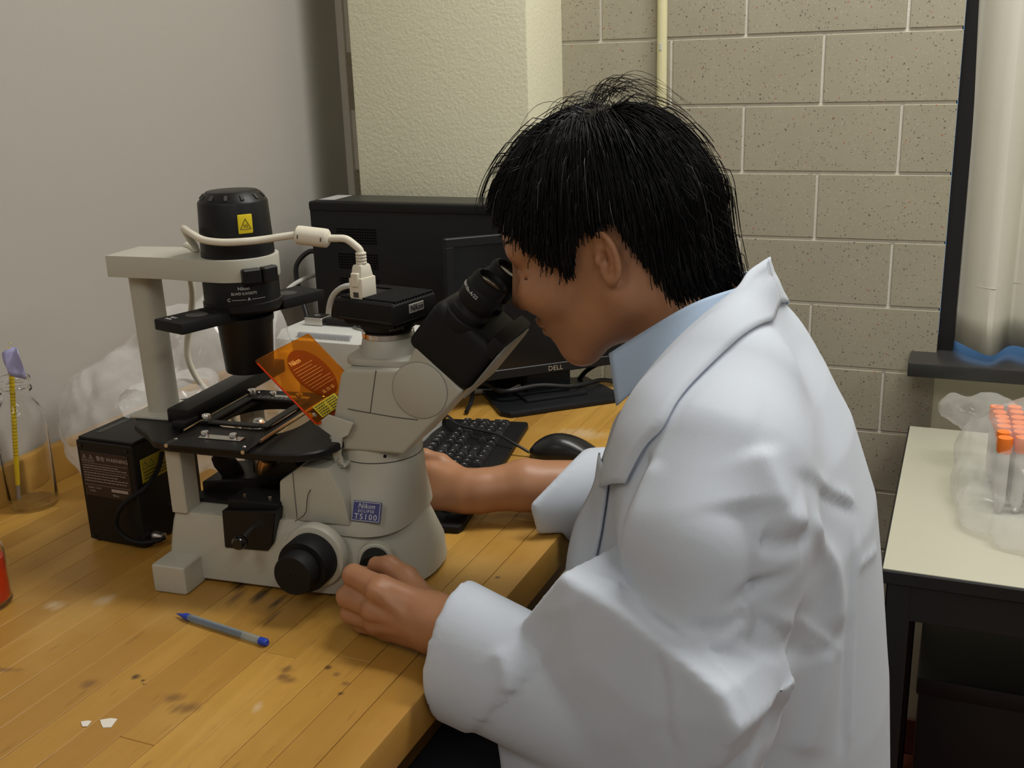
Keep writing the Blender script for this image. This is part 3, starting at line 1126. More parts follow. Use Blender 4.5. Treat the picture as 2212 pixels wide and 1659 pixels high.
b.lathe([(.0430, .386), (.0430, .390), (.0405, .4485), (.0395, .4505), (.0300, .4610), (.0285, .4615), (0, .4615)], 56, Tl)
lampb = b.build('lamphouse', M_black, sc)
b = MB()
for k in range(12):
    a = 2 * PI * k / 12 + .35
    b.box((-.0035, -.0018, -.002), (.0035, .0018, .0012), T=Tl @ Matrix.Rotation(a, 4, 'Z') @ at(.0352, 0, .4555) @ Matrix.Rotation(math.radians(45), 4, 'Y'))
b.build('vent_slot', M_seam, lampb)
al = math.radians(-42)
T = Tl @ Matrix.Rotation(al, 4, 'Z') @ at(.0419, 0, .4265) @ Matrix(((0, 0, 1, 0), (1, 0, 0, 0), (0, 1, 0, 0), (0, 0, 0, 1))) @ Matrix.Rotation(math.radians(2.2), 4, 'X')
hl = MB().box((-.0085, -.0110, -.0015), (.0085, .0110, .0010), .0012, 2, T).build('heat_label', M_yellow, lampb)
lab(hl, 'yellow hot-surface warning label')
b = MB()
tri = [(-.0062, -.0058), (.0062, -.0058), (0, .0062)]
for i in range(3):
    p, q = tri[i], tri[(i + 1) % 3]
    b.tube([(p[0], p[1], .0011), (q[0], q[1], .0011)], .0004, 4, T)
for k in (-1, 0, 1):
    b.tube(smooth_path([(k * .0018, -.0042, .0011), (k * .0018 + .0006, -.0028, .0011), (k * .0018 - .0005, -.0014, .0011), (k * .0018, 0, .0011)], 4), .0003, 4, T)
b.build('warning_sign', M_yprint, hl)
b = MB()
b.lathe([(.0440, .361), (.0450, .358), (.0450, .333), (.0465, .332), (.0465, .324), (.0440, .321), (.0, .321)], 48, Tl)
cc = b.build('condenser_mount', M_black, sc)
for da in (-.55, 0.05):
    b = MB().box((.040, -.011, .358), (.056, .011, .376), .002, 1, Tl @ Matrix.Rotation(-.35 + da * .75, 4, 'Z'))
    b.build('clamp', M_black, cc)
b = MB()
for t, zz, sz, a0 in (('Nikon', .3525, .0055, -55), ('ELWD 0.3/OD75', .3465, .0042, -55), ('C ——— A ———', .3395, .0055, -52)):
    Tt = Tl @ Matrix.Rotation(math.radians(a0 + 90), 4, 'Z') @ at(0, 0, zz) @ Matrix(((1, 0, 0, 0), (0, 0, -1, 0), (0, 1, 0, 0), (0, 0, 0, 1)))
    b.text(t, sz, Tt, .0002, bend=.0451)
b.build('lettering', M_white, cc)
Ts = Tl @ at(0, 0, .3195) @ Matrix.Rotation(math.radians(-20), 4, 'Z')
b = MB()
b.box((-.026, -.108, -.0065), (.026, -.040, .0065), .002, 2, Ts)
b.box((-.019, -.050, -.008), (.019, .050, .008), .002, 2, Ts)
b.box((-.026, .040, -.0065), (.026, .108, .0065), .002, 2, Ts)
sl = b.build('aperture_slider', M_blackm, sc)
for s in (-1, 1):
    MB().lathe([(.013, .0064), (.013, .0068), (.0, .0068)], 28, Ts @ at(0, s * .068, 0)).build('slider_aperture', M_seam, sl)
b = MB()
b.text('PH-1', .0055, Ts @ at(-.010, -.092, .0067), .0002)
b.text('PH-L', .0055, Ts @ at(-.010, -.099, .0067), .0002)
b.build('lettering', M_white, sl)
MB().lathe([(.0345, .3125), (.0345, .306), (.0330, .302), (.0290, .245), (.0280, .2435), (.0255, .2435), (.0245, .250), (0, .250)], 48, Tl).build('condenser', M_black, sc)

# orange acrylic shield
M_orange = mat('orange_acrylic', (1.0, 0.34, 0.014), 0.05, trans=0.96, ior=1.12, spec=0.5)
M_oedge = mat('orange_acrylic_edge', (0.75, 0.06, 0.01), 0.2, trans=0.3, ior=1.3)
s0, s1 = Vector((.0845, .030, .2762)), Vector((.1570, .030, .2035))
ud = (s1 - s0).normalized()
Tsh = frame(s0, ud, Vector((0, 1, 0)).cross(ud) * -1)
# local x = down the slope, local y = +-depth
sgn = 1 if (Tsh.to_3x3() @ Vector((0, 1, 0))).y > 0 else -1
LS, WS = (s1 - s0).length, 0.128
b = MB()
b.prism([(0, 0), (LS, 0), (LS, sgn * WS), (0, sgn * WS)] if sgn > 0 else [(0, 0), (0, sgn * WS), (LS, sgn * WS), (LS, 0)], -.0011, .0011, .004, 3, Tsh, vert_only=True)
shd = b.build('orange_shield', M_orange, sc, smooth=False)
lab(shd, 'transparent orange acrylic light shield')
b = MB()
rr = .004
b.tube([Tsh @ Vector(p) for p in ((rr, 0, 0), (LS - rr, 0, 0), (LS, sgn * rr, 0), (LS, sgn * (WS - rr), 0))], .0011, 6)
b.build('shield_edge', M_oedge, shd)
up = 1 if (Tsh.to_3x3() @ Vector((0, 0, 1))).z > 0 else -1
Tlb = Tsh @ at(LS - .0175, sgn * .050, up * .0014) @ Matrix.Rotation(0, 4, 'Z')
nz = (Tsh.to_3x3() @ Vector((0, 0, 1))) * up
Tlb = frame(Tsh @ Vector((LS - .012, sgn * .045, up * .0012)), (0, 1, 0), nz)
yl = MB().box((-.028, -.0085, 0), (.028, .0085, .0006), .0003, 1, Tlb).build('yellow_caution_label', M_yellow, shd)
b = MB()
for k in range(5):
    for (xa, xb) in ((-.026, -.002), (.001, .025)):
        x_ = xa
        while x_ < xb - .003:
            w_ = random.uniform(.002, .006)
            b.box((x_, -.0068 + k * .003, .0006), (min(x_ + w_, xb), -.0054 + k * .003, .00075), T=Tlb)
            x_ += w_ + .0011
b.build('print', M_yprint, yl)
MB().lathe([(.003, 0), (.003, .0012), (.001, .002), (0, .002)], 14, frame(Tsh @ Vector((LS - .011, sgn * .008, up * .0011)), (0, 1, 0), nz)).build('screw', M_steel, shd)
# dark round rating plate printed on the shield's far face
Trp = frame(Tsh @ Vector((LS * .46, sgn * .070, up * .0012)), (0, 1, 0), nz)
M_rate = mat('shield_print_film', (0.42, 0.10, 0.012), 0.3, trans=0.75, ior=1.05)
rp = MB().lathe([(.036, 0), (.036, .0003), (0, .0003)], 48, Trp).build('rating_print', M_rate, shd)
b = MB()
b.text('Nikon', .0095, Trp @ at(-.013, .022, .0004), .00012)
for k in range(9):
    hw = math.sqrt(max(0, .034 ** 2 - (.014 - k * .0042) ** 2)) * .9
    b.box((-hw, .0140 - k * .0042, .0003), (hw * random.uniform(.4, 1), .0143 - k * .0042, .0004), T=Trp)
b.text('UL  CE  GS', .006, Trp @ at(0, -.027, .0004), .00012)
b.build('lettering', mat('orange_print', (0.95, 0.42, 0.08), 0.4), rp)

# ------------------------------------------------------------------ camera on the photo port
SM = Matrix.Translation(SO) @ Matrix.Rotation(SR, 4, 'Z')
cp_ = SM @ Vector((.2215, YM, .3035))
cmr = thing('microscope_camera', 'black finned digital camera screwed onto the microscope photo port', 'camera', cp_, SR + math.radians(-15))
b = MB()
b.lathe([(.0275, 0), (.0285, .001), (.0285, .003), (.0330, .004), (.0330, .009)], 48)
nk = b.build('mount', M_black, cmr)
b = MB()
b.text('DS-Fi1', .0070, Matrix.Rotation(math.radians(-32 + 90), 4, 'Z') @ at(0, 0, .0065) @ Matrix(((1, 0, 0, 0), (0, 0, -1, 0), (0, 1, 0, 0), (0, 0, 0, 1))), .0002, bend=.0331)
b.build('lettering', M_greyprint, nk)
b = MB()
b.box((-.036, -.036, .0085), (.038, .033, .0165), .005, 2)
b.box((-.045, -.042, .0150), (.045, .038, .0410), .0065, 3)
body = b.build('body', M_blackm, cmr)
nf = 15
for k in range(nf):
    y = -.035 + k * .066 / (nf - 1)
    x0 = -.030 if -.030 < y < .034 else -.040
    x0 = -.008 if -.030 < y < .020 else -.040
    MB().box((x0 + .003, y - .0014, .0405), (.0440, y + .0014, .0432), .0008, 1).build('fin', M_blackm, cmr)
MB().tube([(-.036, -.0421, .0190), (.040, -.0421, .0190)], .0004, 4).build('seam', M_seam, cmr)
T = frame((.0451, -.002, .0300), (0, 1, 0), (1, 0, 0))
pl = MB().box((-.0135, -.0052, -.001), (.0135, .0052, .0006), .0004, 1, T).build('nameplate', mat('silver_plate', (0.50, 0.49, 0.45), 0.35, 0.6), cmr)
MB().text('Nikon', .0092, T @ at(0, 0, .0007), .0002, shear=.15).build('lettering', M_black, pl)

# white USB cable with ferrite bead that runs from the camera over the lamp arm
M_cable = mat('off_white_cable', (0.70, 0.66, 0.55), 0.5, var=0.05, vscale=30)
def sm(p):
    return SM @ Vector(p)
cb = thing('usb_cable', 'off-white cable with ferrite bead plugged into the microscope camera', 'cable', sm((.203, .080, .3440)))
CI = Matrix.Translation(-Vector(sm((.203, .080, .3440))))
def lc(p):
    return CI @ sm(p)
P0 = Vector((.203, .080, .3440))
Tp = CI @ SM @ at(*P0) @ Matrix.Rotation(math.radians(-15), 4, 'Z')
b = MB()
b.box((-.0095, -.0125, 0), (.0095, .0125, .024), .0016, 2, Tp)
b.box((-.0085, -.0115, .021), (.0085, .0115, .0385), .003, 2, Tp, taper=(.78, .72))
plug = b.build('plug', M_cable, cb)
MB().box((-.0050, -.0145, .014), (.0050, -.0090, .030), .001, 1, Tp).build('latch', M_cable, plug)
MB().box((-.0040, -.0130, .002), (.0040, -.0122, .008), .0004, 1, Tp).build('socket_window', M_seam, plug)
b = MB()
for k in range(4):
    b.lathe([(.0056, 0), (.0062, .0007), (.0062, .0022), (.0056, .0029)], 20, Tp @ at(.0005, 0, .0385 + k * .0034))
b.build('strain_relief', M_cable, cb)
path1 = smooth_path([(.2035, .080, .388), (.2030, .080, .397), (.198, .079, 0.4030), (.188, .077, 0.4105), (.176, .075, 0.4115), (.168, .074, 0.4115)], 8)
path2 = smooth_path([(.130, .070, 0.4155), (.116, .066, 0.4140), (.095, .058, 0.4115), (.075, .047, 0.4105), (.050, .042, 0.4100), (.025, .044, 0.4120), (.005, .052, 0.4175), (-.010, .062, 0.4210), (-.022, .078, 0.4175), (-.025, .092, 0.4030), (-.026, .100, .3960), (-.0265, .104, .389)], 8)
b = MB()
b.tube([lc(p) for p in path1], .0042, 12)
b.tube([lc(p) for p in path2], .0042, 12)
b.build('cord', M_cable, cb)
a0, a1 = Vector(lc((.169, .074, 0.4112))), Vector(lc((.129, .070, 0.4157)))
b = MB()
b.lathe([(.0060, 0), (.0088, .0014), (.0105, .003), (.0108, .007), (.0108, .0335), (.0105, .0375), (.0088, .039), (.006, .0405)], 28, frame(a0, (0, 0, 1), a1 - a0))
fb = b.build('ferrite_bead', M_cable, cb)
b = MB()
for z in (.0062, .0342):
    b.box((-.0004, -.0004, 0), (.0004, .0004, .001), T=frame(a0, (0, 0, 1), a1 - a0))
b = MB()
Tf = frame(a0, (0, -1, 0), a1 - a0)
for z in (.0065, .034):
    b.box((.0098, -.0022, z - .0006), (.0110, .0022, z + .0006), T=Tf)
b.build('clip_slot', M_seam, fb)
# lower run of the cord behind the lamp pillar
path3 = smooth_path([(-.075, .150, .370), (-.078, .158, .350), (-.084, .168, .318), (-.098, .176, .280), (-.109, .180, .250), (-.112, .182, .225), (-.106, .186, .200), (-.094, .190, .180), (-.075, .200, .160), (-.065, .225, .10), (-.04, .26, .03), (.0, .30, .006)], 8)
b = MB()
b.tube([lc(p) for p in smooth_path([(-.0265, .104, .389), (-.045, .125, .388), (-.066, .142, .387), (-.073, .147, .380), (-.075, .150, .370)], 5)] + [lc(p) for p in path3[1:]], .0042, 12)
b.build('cord', M_cable, cb)

# ------------------------------------------------------------------ lamp power box behind the microscope
M_box = mat('black_power_box', (0.007, 0.006, 0.0058), 0.5, spec=0.35, bump=0.1, bscale=800)
pb = thing('lamp_power_box', 'tall black metal power box with a warning plate behind the microscope', 'power box', (-1.045, 0.996, TZ))
MB().box((0, 0, 0.003), (.092, .122, .143), .0015, 1).build('body', M_box, pb)
MB().box((.001, .004, .1425), (.091, .118, .1465), .001, 1).build('lid', M_box, pb)
MB().box((.012, .024, .1464), (.020, .100, .1468)).build('lid_slot', M_seam, pb)
for (x_, z_) in ((.008, .136), (.083, .136), (.008, .008), (.083, .008)):
    MB().lathe([(.003, 0), (.003, .001), (.0015, .0016), (0, .0016)], 12, frame((x_, 0, z_), (1, 0, 0), (0, -1, 0))).build('screw', M_black, pb)
for (x_, y_) in ((.01, .01), (.082, .01), (.01, .112), (.082, .112)):
    MB().lathe([(.006, 0), (.006, .004)], 12, at(x_, y_, 0)).build('rubber_foot', M_rubber, pb)
T = frame((.044, -.0002, .098), (1, 0, 0), (0, -1, 0))
wp = MB().box((-.039, -.031, -.0005), (.039, .031, .0005), .0004, 1, T).build('warning_plate', mat('brown_rating_plate', (0.028, 0.018, 0.017), 0.35), pb)
M_pl = mat('plate_print', (0.36, 0.30, 0.27), 0.5)
b = MB()
b.text('WARNING', .0074, T @ at(.0215, .0225, .0006), .0001)
b.text('警告', .0070, T @ at(-.0055, .0225, .0006), .0001)
for cx in (-.0325, -.0215):
    tri = [(cx - .0045, .018), (cx + .0045, .018), (cx, .0270)]
    for i in range(3):
        p, q = tri[i], tri[(i + 1) % 3]
        b.tube([(p[0], p[1], .0006), (q[0], q[1], .0006)], .0003, 4, T)
    b.box((cx - .0003, .0195, .0005), (cx + .0003, .0240, .0008), T=T)
for y_ in (.0150, .0050, -.0150):
    b.box((-.037, y_, .0005), (.037, y_ + .0003, .0007), T=T)
for k, y_ in enumerate((.0118, .0085, .0018, -.0020, -.0058, -.0096)):
    x_ = -.036
    while x_ < (.033 if k % 3 else .018):
        w_ = random.uniform(.002, .006)
        b.box((x_, y_ - .0005, .0005), (x_ + w_, y_ + .0005, .00065), T=T)
        x_ += w_ + .0012
b.text('MODEL  C-HGFI', .003, T @ at(-.022, -.0190, .0006), .0001)
b.text('TI-100A', .003, T @ at(-.026, -.0235, .0006), .0001)
b.box((.006, -.0215, .0005), (.033, -.0175, .0007), T=T)
b.text('Nikon', .004, T @ at(.012, -.0262, .0006), .0001)
b.build('lettering', M_pl, wp)
T = frame((.0922, .045, .105), (0, 1, 0), (1, 0, 0))
ylb = MB().box((-.034, -.016, 0), (.034, .016, .0006), .0003, 1, T).build('yellow_label', mat('dim_yellow_label', (0.42, 0.33, 0.02), 0.5), pb)
b = MB()
for cx in (-.026, -.014):
    tri = [(cx - .005, .002), (cx + .005, .002), (cx, .0115)]
    for i in range(3):
        p, q = tri[i], tri[(i + 1) % 3]
        b.tube([(p[0], p[1], .0007), (q[0], q[1], .0007)], .0004, 4, T)
for k in range(3):
    b.box((-.030, -.012 + k * .0042, .0006), (.028 - k * .006, -.0105 + k * .0042, .0008), T=T)
b.build('print', M_yprint, ylb)
T = frame((.092, .062, .040), (0, 1, 0), (1, 0, 0))
MB().lathe([(.0055, 0), (.0055, .010), (.0045, .012), (0, .012)], 18, T).build('output_socket', M_steel, pb)
T2_ = frame((.092, .018, .013), (0, 1, 0), (1, 0, 0))
b = MB()
b.lathe([(.0058, 0), (.0066, .001), (.0066, .006), (.0060, .007), (.0060, .017), (.0045, .018)], 20, T2_)
b.build('cable_gland', M_steel, pb)
b = MB()
b.tube(smooth_path([(.094, .052, .118), (.098, .035, .100), (.097, .010, .085), (.075, -.010, .066), (.062, -.014, .040), (.070, -.012, .022), (.088, -.004, .012), (.106, .010, .012), (.110, .018, .013)], 8), .0032, 10)
b.build('power_cord', M_rubber, pb)

# ------------------------------------------------------------------ clear plastic dust cover crumpled behind the microscope
def film_material(name, tint, opac, seed=0.0):
    m, nt, bs, N, L = new_nodes(name)
    out = nt.nodes['Material Output']
    tr = N('BsdfTransparent')
    tr.inputs[0].default_value = (*tint, 1)
    bs.inputs['Base Color'].default_value = (0.86, 0.86, 0.85, 1)
    bs.inputs['Roughness'].default_value = 0.11
    bs.inputs['Specular IOR Level'].default_value = 0.8
    mx = N('MixShader')
    g = N('TexCoord')
    n = N('TexNoise')
    n.inputs['Scale'].default_value = 11
    n.inputs['Detail'].default_value = 4
    L(g.outputs['Object'], n.inputs['Vector'])
    r = N('MapRange')
    r.inputs['From Min'].default_value = 0.3
    r.inputs['From Max'].default_value = 0.75
    r.inputs['To Min'].default_value = opac * 0.55
    r.inputs['To Max'].default_value = opac * 1.45
    L(n.outputs['Fac'], r.inputs['Value'])
    fr = N('LayerWeight')
    fr.inputs['Blend'].default_value = 0.25
    fac = math_n(N, L, 'ADD', r.outputs[0], math_n(N, L, 'MULTIPLY', fr.outputs['Facing'], 0.30), True)
    L(fac, mx.inputs[0])
    L(tr.outputs[0], mx.inputs[1])
    L(bs.outputs[0], mx.inputs[2])
    L(mx.outputs[0], out.inputs['Surface'])
    return m


def noise_field(v, freq, seed):
    """cheap folded noise: sum of abs(sin) of random plane waves, about 0..1"""
    r = np.random.default_rng(seed)
    s = np.zeros(len(v))
    for k in range(5):
        d = r.normal(size=3)
        d /= np.linalg.norm(d)
        f = freq * r.uniform(.6, 1.7)
        w = r.normal(size=3)
        w /= np.linalg.norm(w)
        s += np.abs(np.sin((v @ d) * f + 1.3 * np.sin((v @ w) * f * .55 + r.uniform(0, 6)) + r.uniform(0, 6)))
    return s / 5


def film(name, fn, lo, hi, h, m, amp, freq, seed, parent=None, zmin=None):
    v, f = polygonise(fn, lo, hi, h)
    n = vnormals(v, f)
    v = v + n * ((noise_field(v, freq, seed) - .6) * amp + (noise_field(v, freq * 2.7, seed + 5) - .6) * amp * .42)[:, None]
    if zmin is not None:
        v[:, 2] = np.maximum(v[:, 2], zmin)
    return np_mesh(name, [(v, f)], m, parent, sharp=0.5)


def bag_fn(P):
    d = ell(P, (-1.145, 1.205, .900), (.112, .085, .108))
    d = smin(d, ell(P, (-1.075, 1.270, .945), (.115, .070, .130)), .04)
    d = smin(d, ell(P, (-1.015, 1.325, .975), (.090, .050, .140)), .05)
    d = smin(d, ell(P, (-.995, 1.130, .988), (.062, .075, .024)), .03)
    return smax(d, .8215 - P[2], .006)


bag = film('plastic_dust_cover', bag_fn, (-1.27, 1.08, .80), (-.80, 1.45, 1.20), .0068, film_material('clear_film', (0.97, 0.97, 0.97), 0.28), .030, 26, 3, zmin=TZ + .001)
tag(bag, 'clear crumpled plastic cover lying on the bench behind the microscope', 'plastic bag')

# ------------------------------------------------------------------ glass bottle with a yellow pipette
M_clear = mat('clear_glass', (1, 1, 1), 0.02, trans=1.0, ior=1.3, spec=0.5)
bt = thing('glass_bottle', 'clear empty glass bottle at the back edge of the bench', 'bottle', (-1.216, 1.066, TZ))
prof_o = [(.0, .0), (.034, .0), (.0385, .003), (.0395, .010), (.0395, .125), (.0370, .140), (.0300, .152), (.0235, .160), (.0225, .166), (.0225, .172), (.0255, .1735), (.0262, .1760), (.0255, .1785), (.0232, .180), (.0240, .186), (.0258, .188), (.0258, .192), (.0240, .1935)]
prof_i = [(.0222, .1925), (.0205, .172), (.0208, .164), (.0275, .151), (.0345, .138), (.0370, .124), (.0370, .012), (.0340, .006), (0, .0055)]
prof_o, prof_i = [(r * .86, z) for r, z in prof_o], [(r * .86, z) for r, z in prof_i]
MB().lathe(prof_o + prof_i, 48, caps=False).build('bottle_glass', M_clear, bt)
pp = thing('pipette', 'yellow graduated glass pipette standing in the glass bottle with a lilac flag', 'pipette', (-1.240, 1.060, TZ + .0065))
p1 = Vector((.043, -.006, .240))
MB().tube([(0, 0, 0), p1 * .1], .0031, 12).build('tip', mat('grey_tip', (0.35, 0.34, 0.32), 0.4), pp)
MB().tube([p1 * .1, p1 * .97], .0036, 12).build('barrel', mat('yellow_pipette', (0.80, 0.60, 0.02), 0.3), pp)
MB().tube([p1 * .97, p1], .0022, 12).build('nib', M_clear, pp)
b = MB()
for k in range(24):
    q = p1 * (.30 + k * .022)
    b.tube([q, q + p1.normalized() * .0006], .0037, 12)
b.build('graduation', M_yprint, pp)
fv = []
for i in range(6):
    for j in range(7):
        s, t = i / 5, j / 6
        fv.append((p1.x * .93 - .003 + .024 * s, p1.y * .93 - .005 - .006 * math.sin(s * 4.5 + t * 2), p1.z * (.84 + .115 * t) - .012 * s * (1 - t) + .006 * math.sin(3 * s) * t))
ff = [(i * 7 + j, i * 7 + j + 1, (i + 1) * 7 + j + 1, (i + 1) * 7 + j) for i in range(5) for j in range(6)]
fo = MB().add(fv, ff).build('flag', mat('lilac_tape', (0.36, 0.36, 0.60), 0.4, var=0.4, vscale=60), pp)
fo.modifiers.new('thickness', 'SOLIDIFY').thickness = .0006

# red liquid bottle cut by the left edge of the picture
rb = thing('red_medium_bottle', 'glass bottle of bright red liquid cut off by the picture edge', 'bottle', (-1.0345, .8110, TZ))
MB().lathe([(0, 0), (.028, 0), (.032, .003), (.033, .010), (.033, .070), (.026, .084), (.018, .090), (.018, .105), (.0165, .105), (.0165, .089), (.0245, .082), (.031, .069), (.031, .009), (.028, .005), (0, .0045)], 40, caps=False).build('bottle_glass', M_clear, rb)
MB().lathe([(0, .0052), (.0275, .0056), (.0303, .0095), (.0303, .060), (0, .060)], 40, caps=False).build('red_liquid', mat('red_liquid', (0.80, 0.05, 0.01), 0.1, trans=0.35, ior=1.33), rb)
MB().lathe([(.0195, .094), (.0195, .112), (.017, .114), (0, .114)], 32).build('cap', mat('red_cap', (0.6, 0.06, 0.02), 0.4), rb)

# ------------------------------------------------------------------ ball-point pen
pen = thing('ballpoint_pen', 'transparent blue ballpoint pen without cap lying in front of the microscope', 'pen', (-.7265, .855, TZ + .0045), math.atan2(-.020, .137))
X90 = Matrix(((0, 0, 1, 0), (1, 0, 0, 0), (0, 1, 0, 0), (0, 0, 0, 1)))
Th = at(-.069, 0, 0) @ X90
M_penb = mat('smoky_clear_plastic', (0.55, 0.66, 0.72), 0.1, trans=0.75, ior=1.2)
MB().lathe([(.0040, .018), (.0043, .022), (.0043, .131)], 6, Th).build('barrel', M_penb, pen, smooth=False)
MB().lathe([(.0022, .016), (.0022, .100)], 10, Th).build('ink_tube', mat('blue_ink', (0.01, 0.015, 0.09), 0.3), pen)
MB().lathe([(.0006, 0), (.0010, .003), (.0026, .010), (.0040, .014), (.0041, .020)], 16, Th).build('tip', mat('blue_plastic', (0.015, 0.05, 0.42), 0.3), pen)
MB().lathe([(.0042, .128), (.0044, .1295), (.0044, .1365), (.0032, .1385), (0, .1388)], 16, Th).build('end_plug', MATS['blue_plastic'], pen)

# paint flakes on the bench
for i, (x_, y_, s_, lb) in enumerate(((-.7225, .672, 1.0, 'larger white paper flake near the bottom left of the bench'), (-.7415, .664, .62, 'smaller white paper flake beside the larger flake on the bench'))):
    f_ = MB().prism([(-.009 * s_, .002 * s_), (-.001 * s_, .008 * s_), (.006 * s_, .009 * s_), (.010 * s_, -.004 * s_), (.003 * s_, -.007 * s_), (-.003 * s_, -.003 * s_)], 0, .0005).build('paper_flake', mat('white_flake', (0.72, 0.68, 0.60), 0.7), loc=(x_, y_, TZ + .0003))
    tag(f_, lb, 'paper scrap')

# ------------------------------------------------------------------ desktop computer
M_pc = mat('black_computer_case', (0.0065, 0.0065, 0.007), 0.45, spec=0.35, bump=0.1, bscale=700)
M_pctop = mat('grey_case_top', (0.045, 0.045, 0.038), 0.45)
pc = thing('desktop_computer', 'black desktop computer case standing behind the monitor', 'computer', (-1.170, 1.772, TZ))
MB().box((0, 0, .006), (.425, .100, .338), .004, 2).build('case', M_pc, pc)
MB().box((-.001, -.002, .3300), (.426, .102, .3495), .006, 3).build('top_cover', M_pc, pc)
MB().box((.004, .014, .3487), (.42, .098, .3500), .0006, 1).build('top_panel', M_pctop, pc)
MB().box((.010, .020, .3499), (.044, .090, .3503)).build('white_sticker', mat('white_sticker', (0.55, 0.55, 0.55), 0.4), pc)
for g, z0 in enumerate((.270, .222, .174)):
    b = MB()
    for i in range(16):
        for j in range(6):
            b.box((.058 + i * .0055, -.0006, z0 + j * .0052), (.0615 + i * .0055, .001, z0 + .0032 + j * .0052))
    b.build('vent_grille', mat('vent_black', (0.0015, 0.0015, 0.0015), 0.8, spec=0.1), pc)['kind'] = 'stuff'
for x_ in (.03, .38):
    for y_ in (.015, .085):
        MB().lathe([(.010, 0), (.010, .007)], 14, at(x_, y_, 0)).build('foot', M_rubber, pc)
MB().box((.4245, -.001, .006), (.4400, .101, .345), .004, 2).build('front_bezel', M_pc, pc)

# cables down the back of the computer
def cable(name, label, pts, r, m, cat='cable', grp=None):
    p0 = Vector(pts[0])
    o = MB().tube([Vector(p) - p0 for p in smooth_path(pts, 8)], r, 10).build(name, m, loc=p0)
    return tag(o, label, cat, grp)


M_cblack = mat('black_cable', (0.012, 0.012, 0.013), 0.45)
M_cgrey = mat('grey_white_cable', (0.55, 0.55, 0.52), 0.5)
cable('power_cable', 'black power cable hanging in a loop behind the computer', [(-1.176, 1.815, 1.060), (-1.200, 1.805, 1.065), (-1.222, 1.790, 1.040), (-1.220, 1.785, 1.000), (-1.195, 1.770, .940), (-1.178, 1.745, .880), (-1.168, 1.715, .840), (-1.155, 1.690, .8258), (-1.140, 1.665, .8258)], .005, M_cblack)
cable('network_cable', 'white network cable running out of the computer back', [(-1.176, 1.835, 1.005), (-1.200, 1.815, 1.015), (-1.215, 1.740, 1.000), (-1.215, 1.690, .950), (-1.190, 1.640, .880), (-1.155, 1.610, .826)], .0042, M_cgrey)
cable('loop_cable', 'black cable arching over the white box in front of the computer', [(-1.12, 1.70, .826), (-1.105, 1.690, .92), (-1.08, 1.68, .985), (-1.03, 1.66, 1.004), (-.97, 1.65, .985), (-.93, 1.64, .93), (-.91, 1.64, .826)], .006, M_cblack)
cable('striped_cable', 'white cable with dark flecks arching out behind the white box', [(-1.06, 1.63, .826), (-1.055, 1.625, .95), (-1.035, 1.615, 1.020), (-.985, 1.60, 1.048), (-.93, 1.59, 1.030), (-.88, 1.60, .95), (-.86, 1.62, .826)], .005, M_cgrey)

# ------------------------------------------------------------------ white instrument box behind the microscope
M_wbox = mat('white_instrument_paint', (0.62, 0.63, 0.60), 0.45)
wbx = thing('instrument_box', 'off-white instrument box with front switches between microscope and computer', 'instrument', (-1.034, 1.436, TZ))
b = MB()
b.prism([(0, .004), (.105, .004), (.105, .182), (.018, .182), (.0, .170)], 0, .245, .002, 2, Matrix(((0, 0, 1, 0), (1, 0, 0, 0), (0, 1, 0, 0), (0, 0, 0, 1))))
b.build('housing', M_wbox, wbx)
for k in range(46):
    if k % 2 == 0:
        MB().box((.040 + k * .0022, .0045, .1745), (.0408 + k * .0022, .0150, .1812)).build('vent_slot', mat('slot_grey', (0.38, 0.38, 0.40), 0.6), wbx)
for x_ in (.010, .148):
    MB().box((x_, -.008, .138), (x_ + .017, .001, .151), .0015, 1).build('switch', mat('ivory_switch', (0.70, 0.69, 0.60), 0.4), wbx)
for x_ in (.02, .225):
    for y_ in (.015, .09):
        MB().lathe([(.008, 0), (.008, .006)], 12, at(x_, y_, 0)).build('foot', M_rubber, wbx)
dv = thing('filter_cube', 'small silver and black block lying on the off-white instrument box', 'device', (-1.010, 1.487, TZ + .1824))
MB().box((0, 0, 0), (.034, .032, .013), .001, 1).build('body', M_steel, dv)
MB().box((.001, .004, .0129), (.033, .030, .0140), .0004, 1).build('top_plate', M_black, dv)
MB().lathe([(.006, .0139), (.006, .0150), (0, .0150)], 18, at(.017, .016, 0)).build('button', M_chrome, dv)
MB().box((.034, .006, .002), (.090, .022, .011), .002, 1).build('lever', M_black, dv)
cable('coiled_cable', 'short black cable coiled on top of the off-white instrument box', [(-.918, 1.498, 1.0085), (-.905, 1.485, 1.0085), (-.880, 1.480, 1.008), (-.845, 1.488, 1.008), (-.830, 1.505, 1.008), (-.850, 1.522, 1.008), (-.890, 1.525, 1.0085), (-.912, 1.515, 1.009)], .0042, M_cblack)

# ------------------------------------------------------------------ monitor
M_mon = mat('monitor_black_plastic', (0.009, 0.010, 0.012), 0.42, spec=0.35)
M_scr = mat('dark_screen', (0.004, 0.004, 0.005), 0.22)
mon = thing('monitor', 'black flat-panel monitor with a rectangular foot behind the keyboard', 'monitor', (-.681, 1.765, TZ), math.atan2(.682, .731))
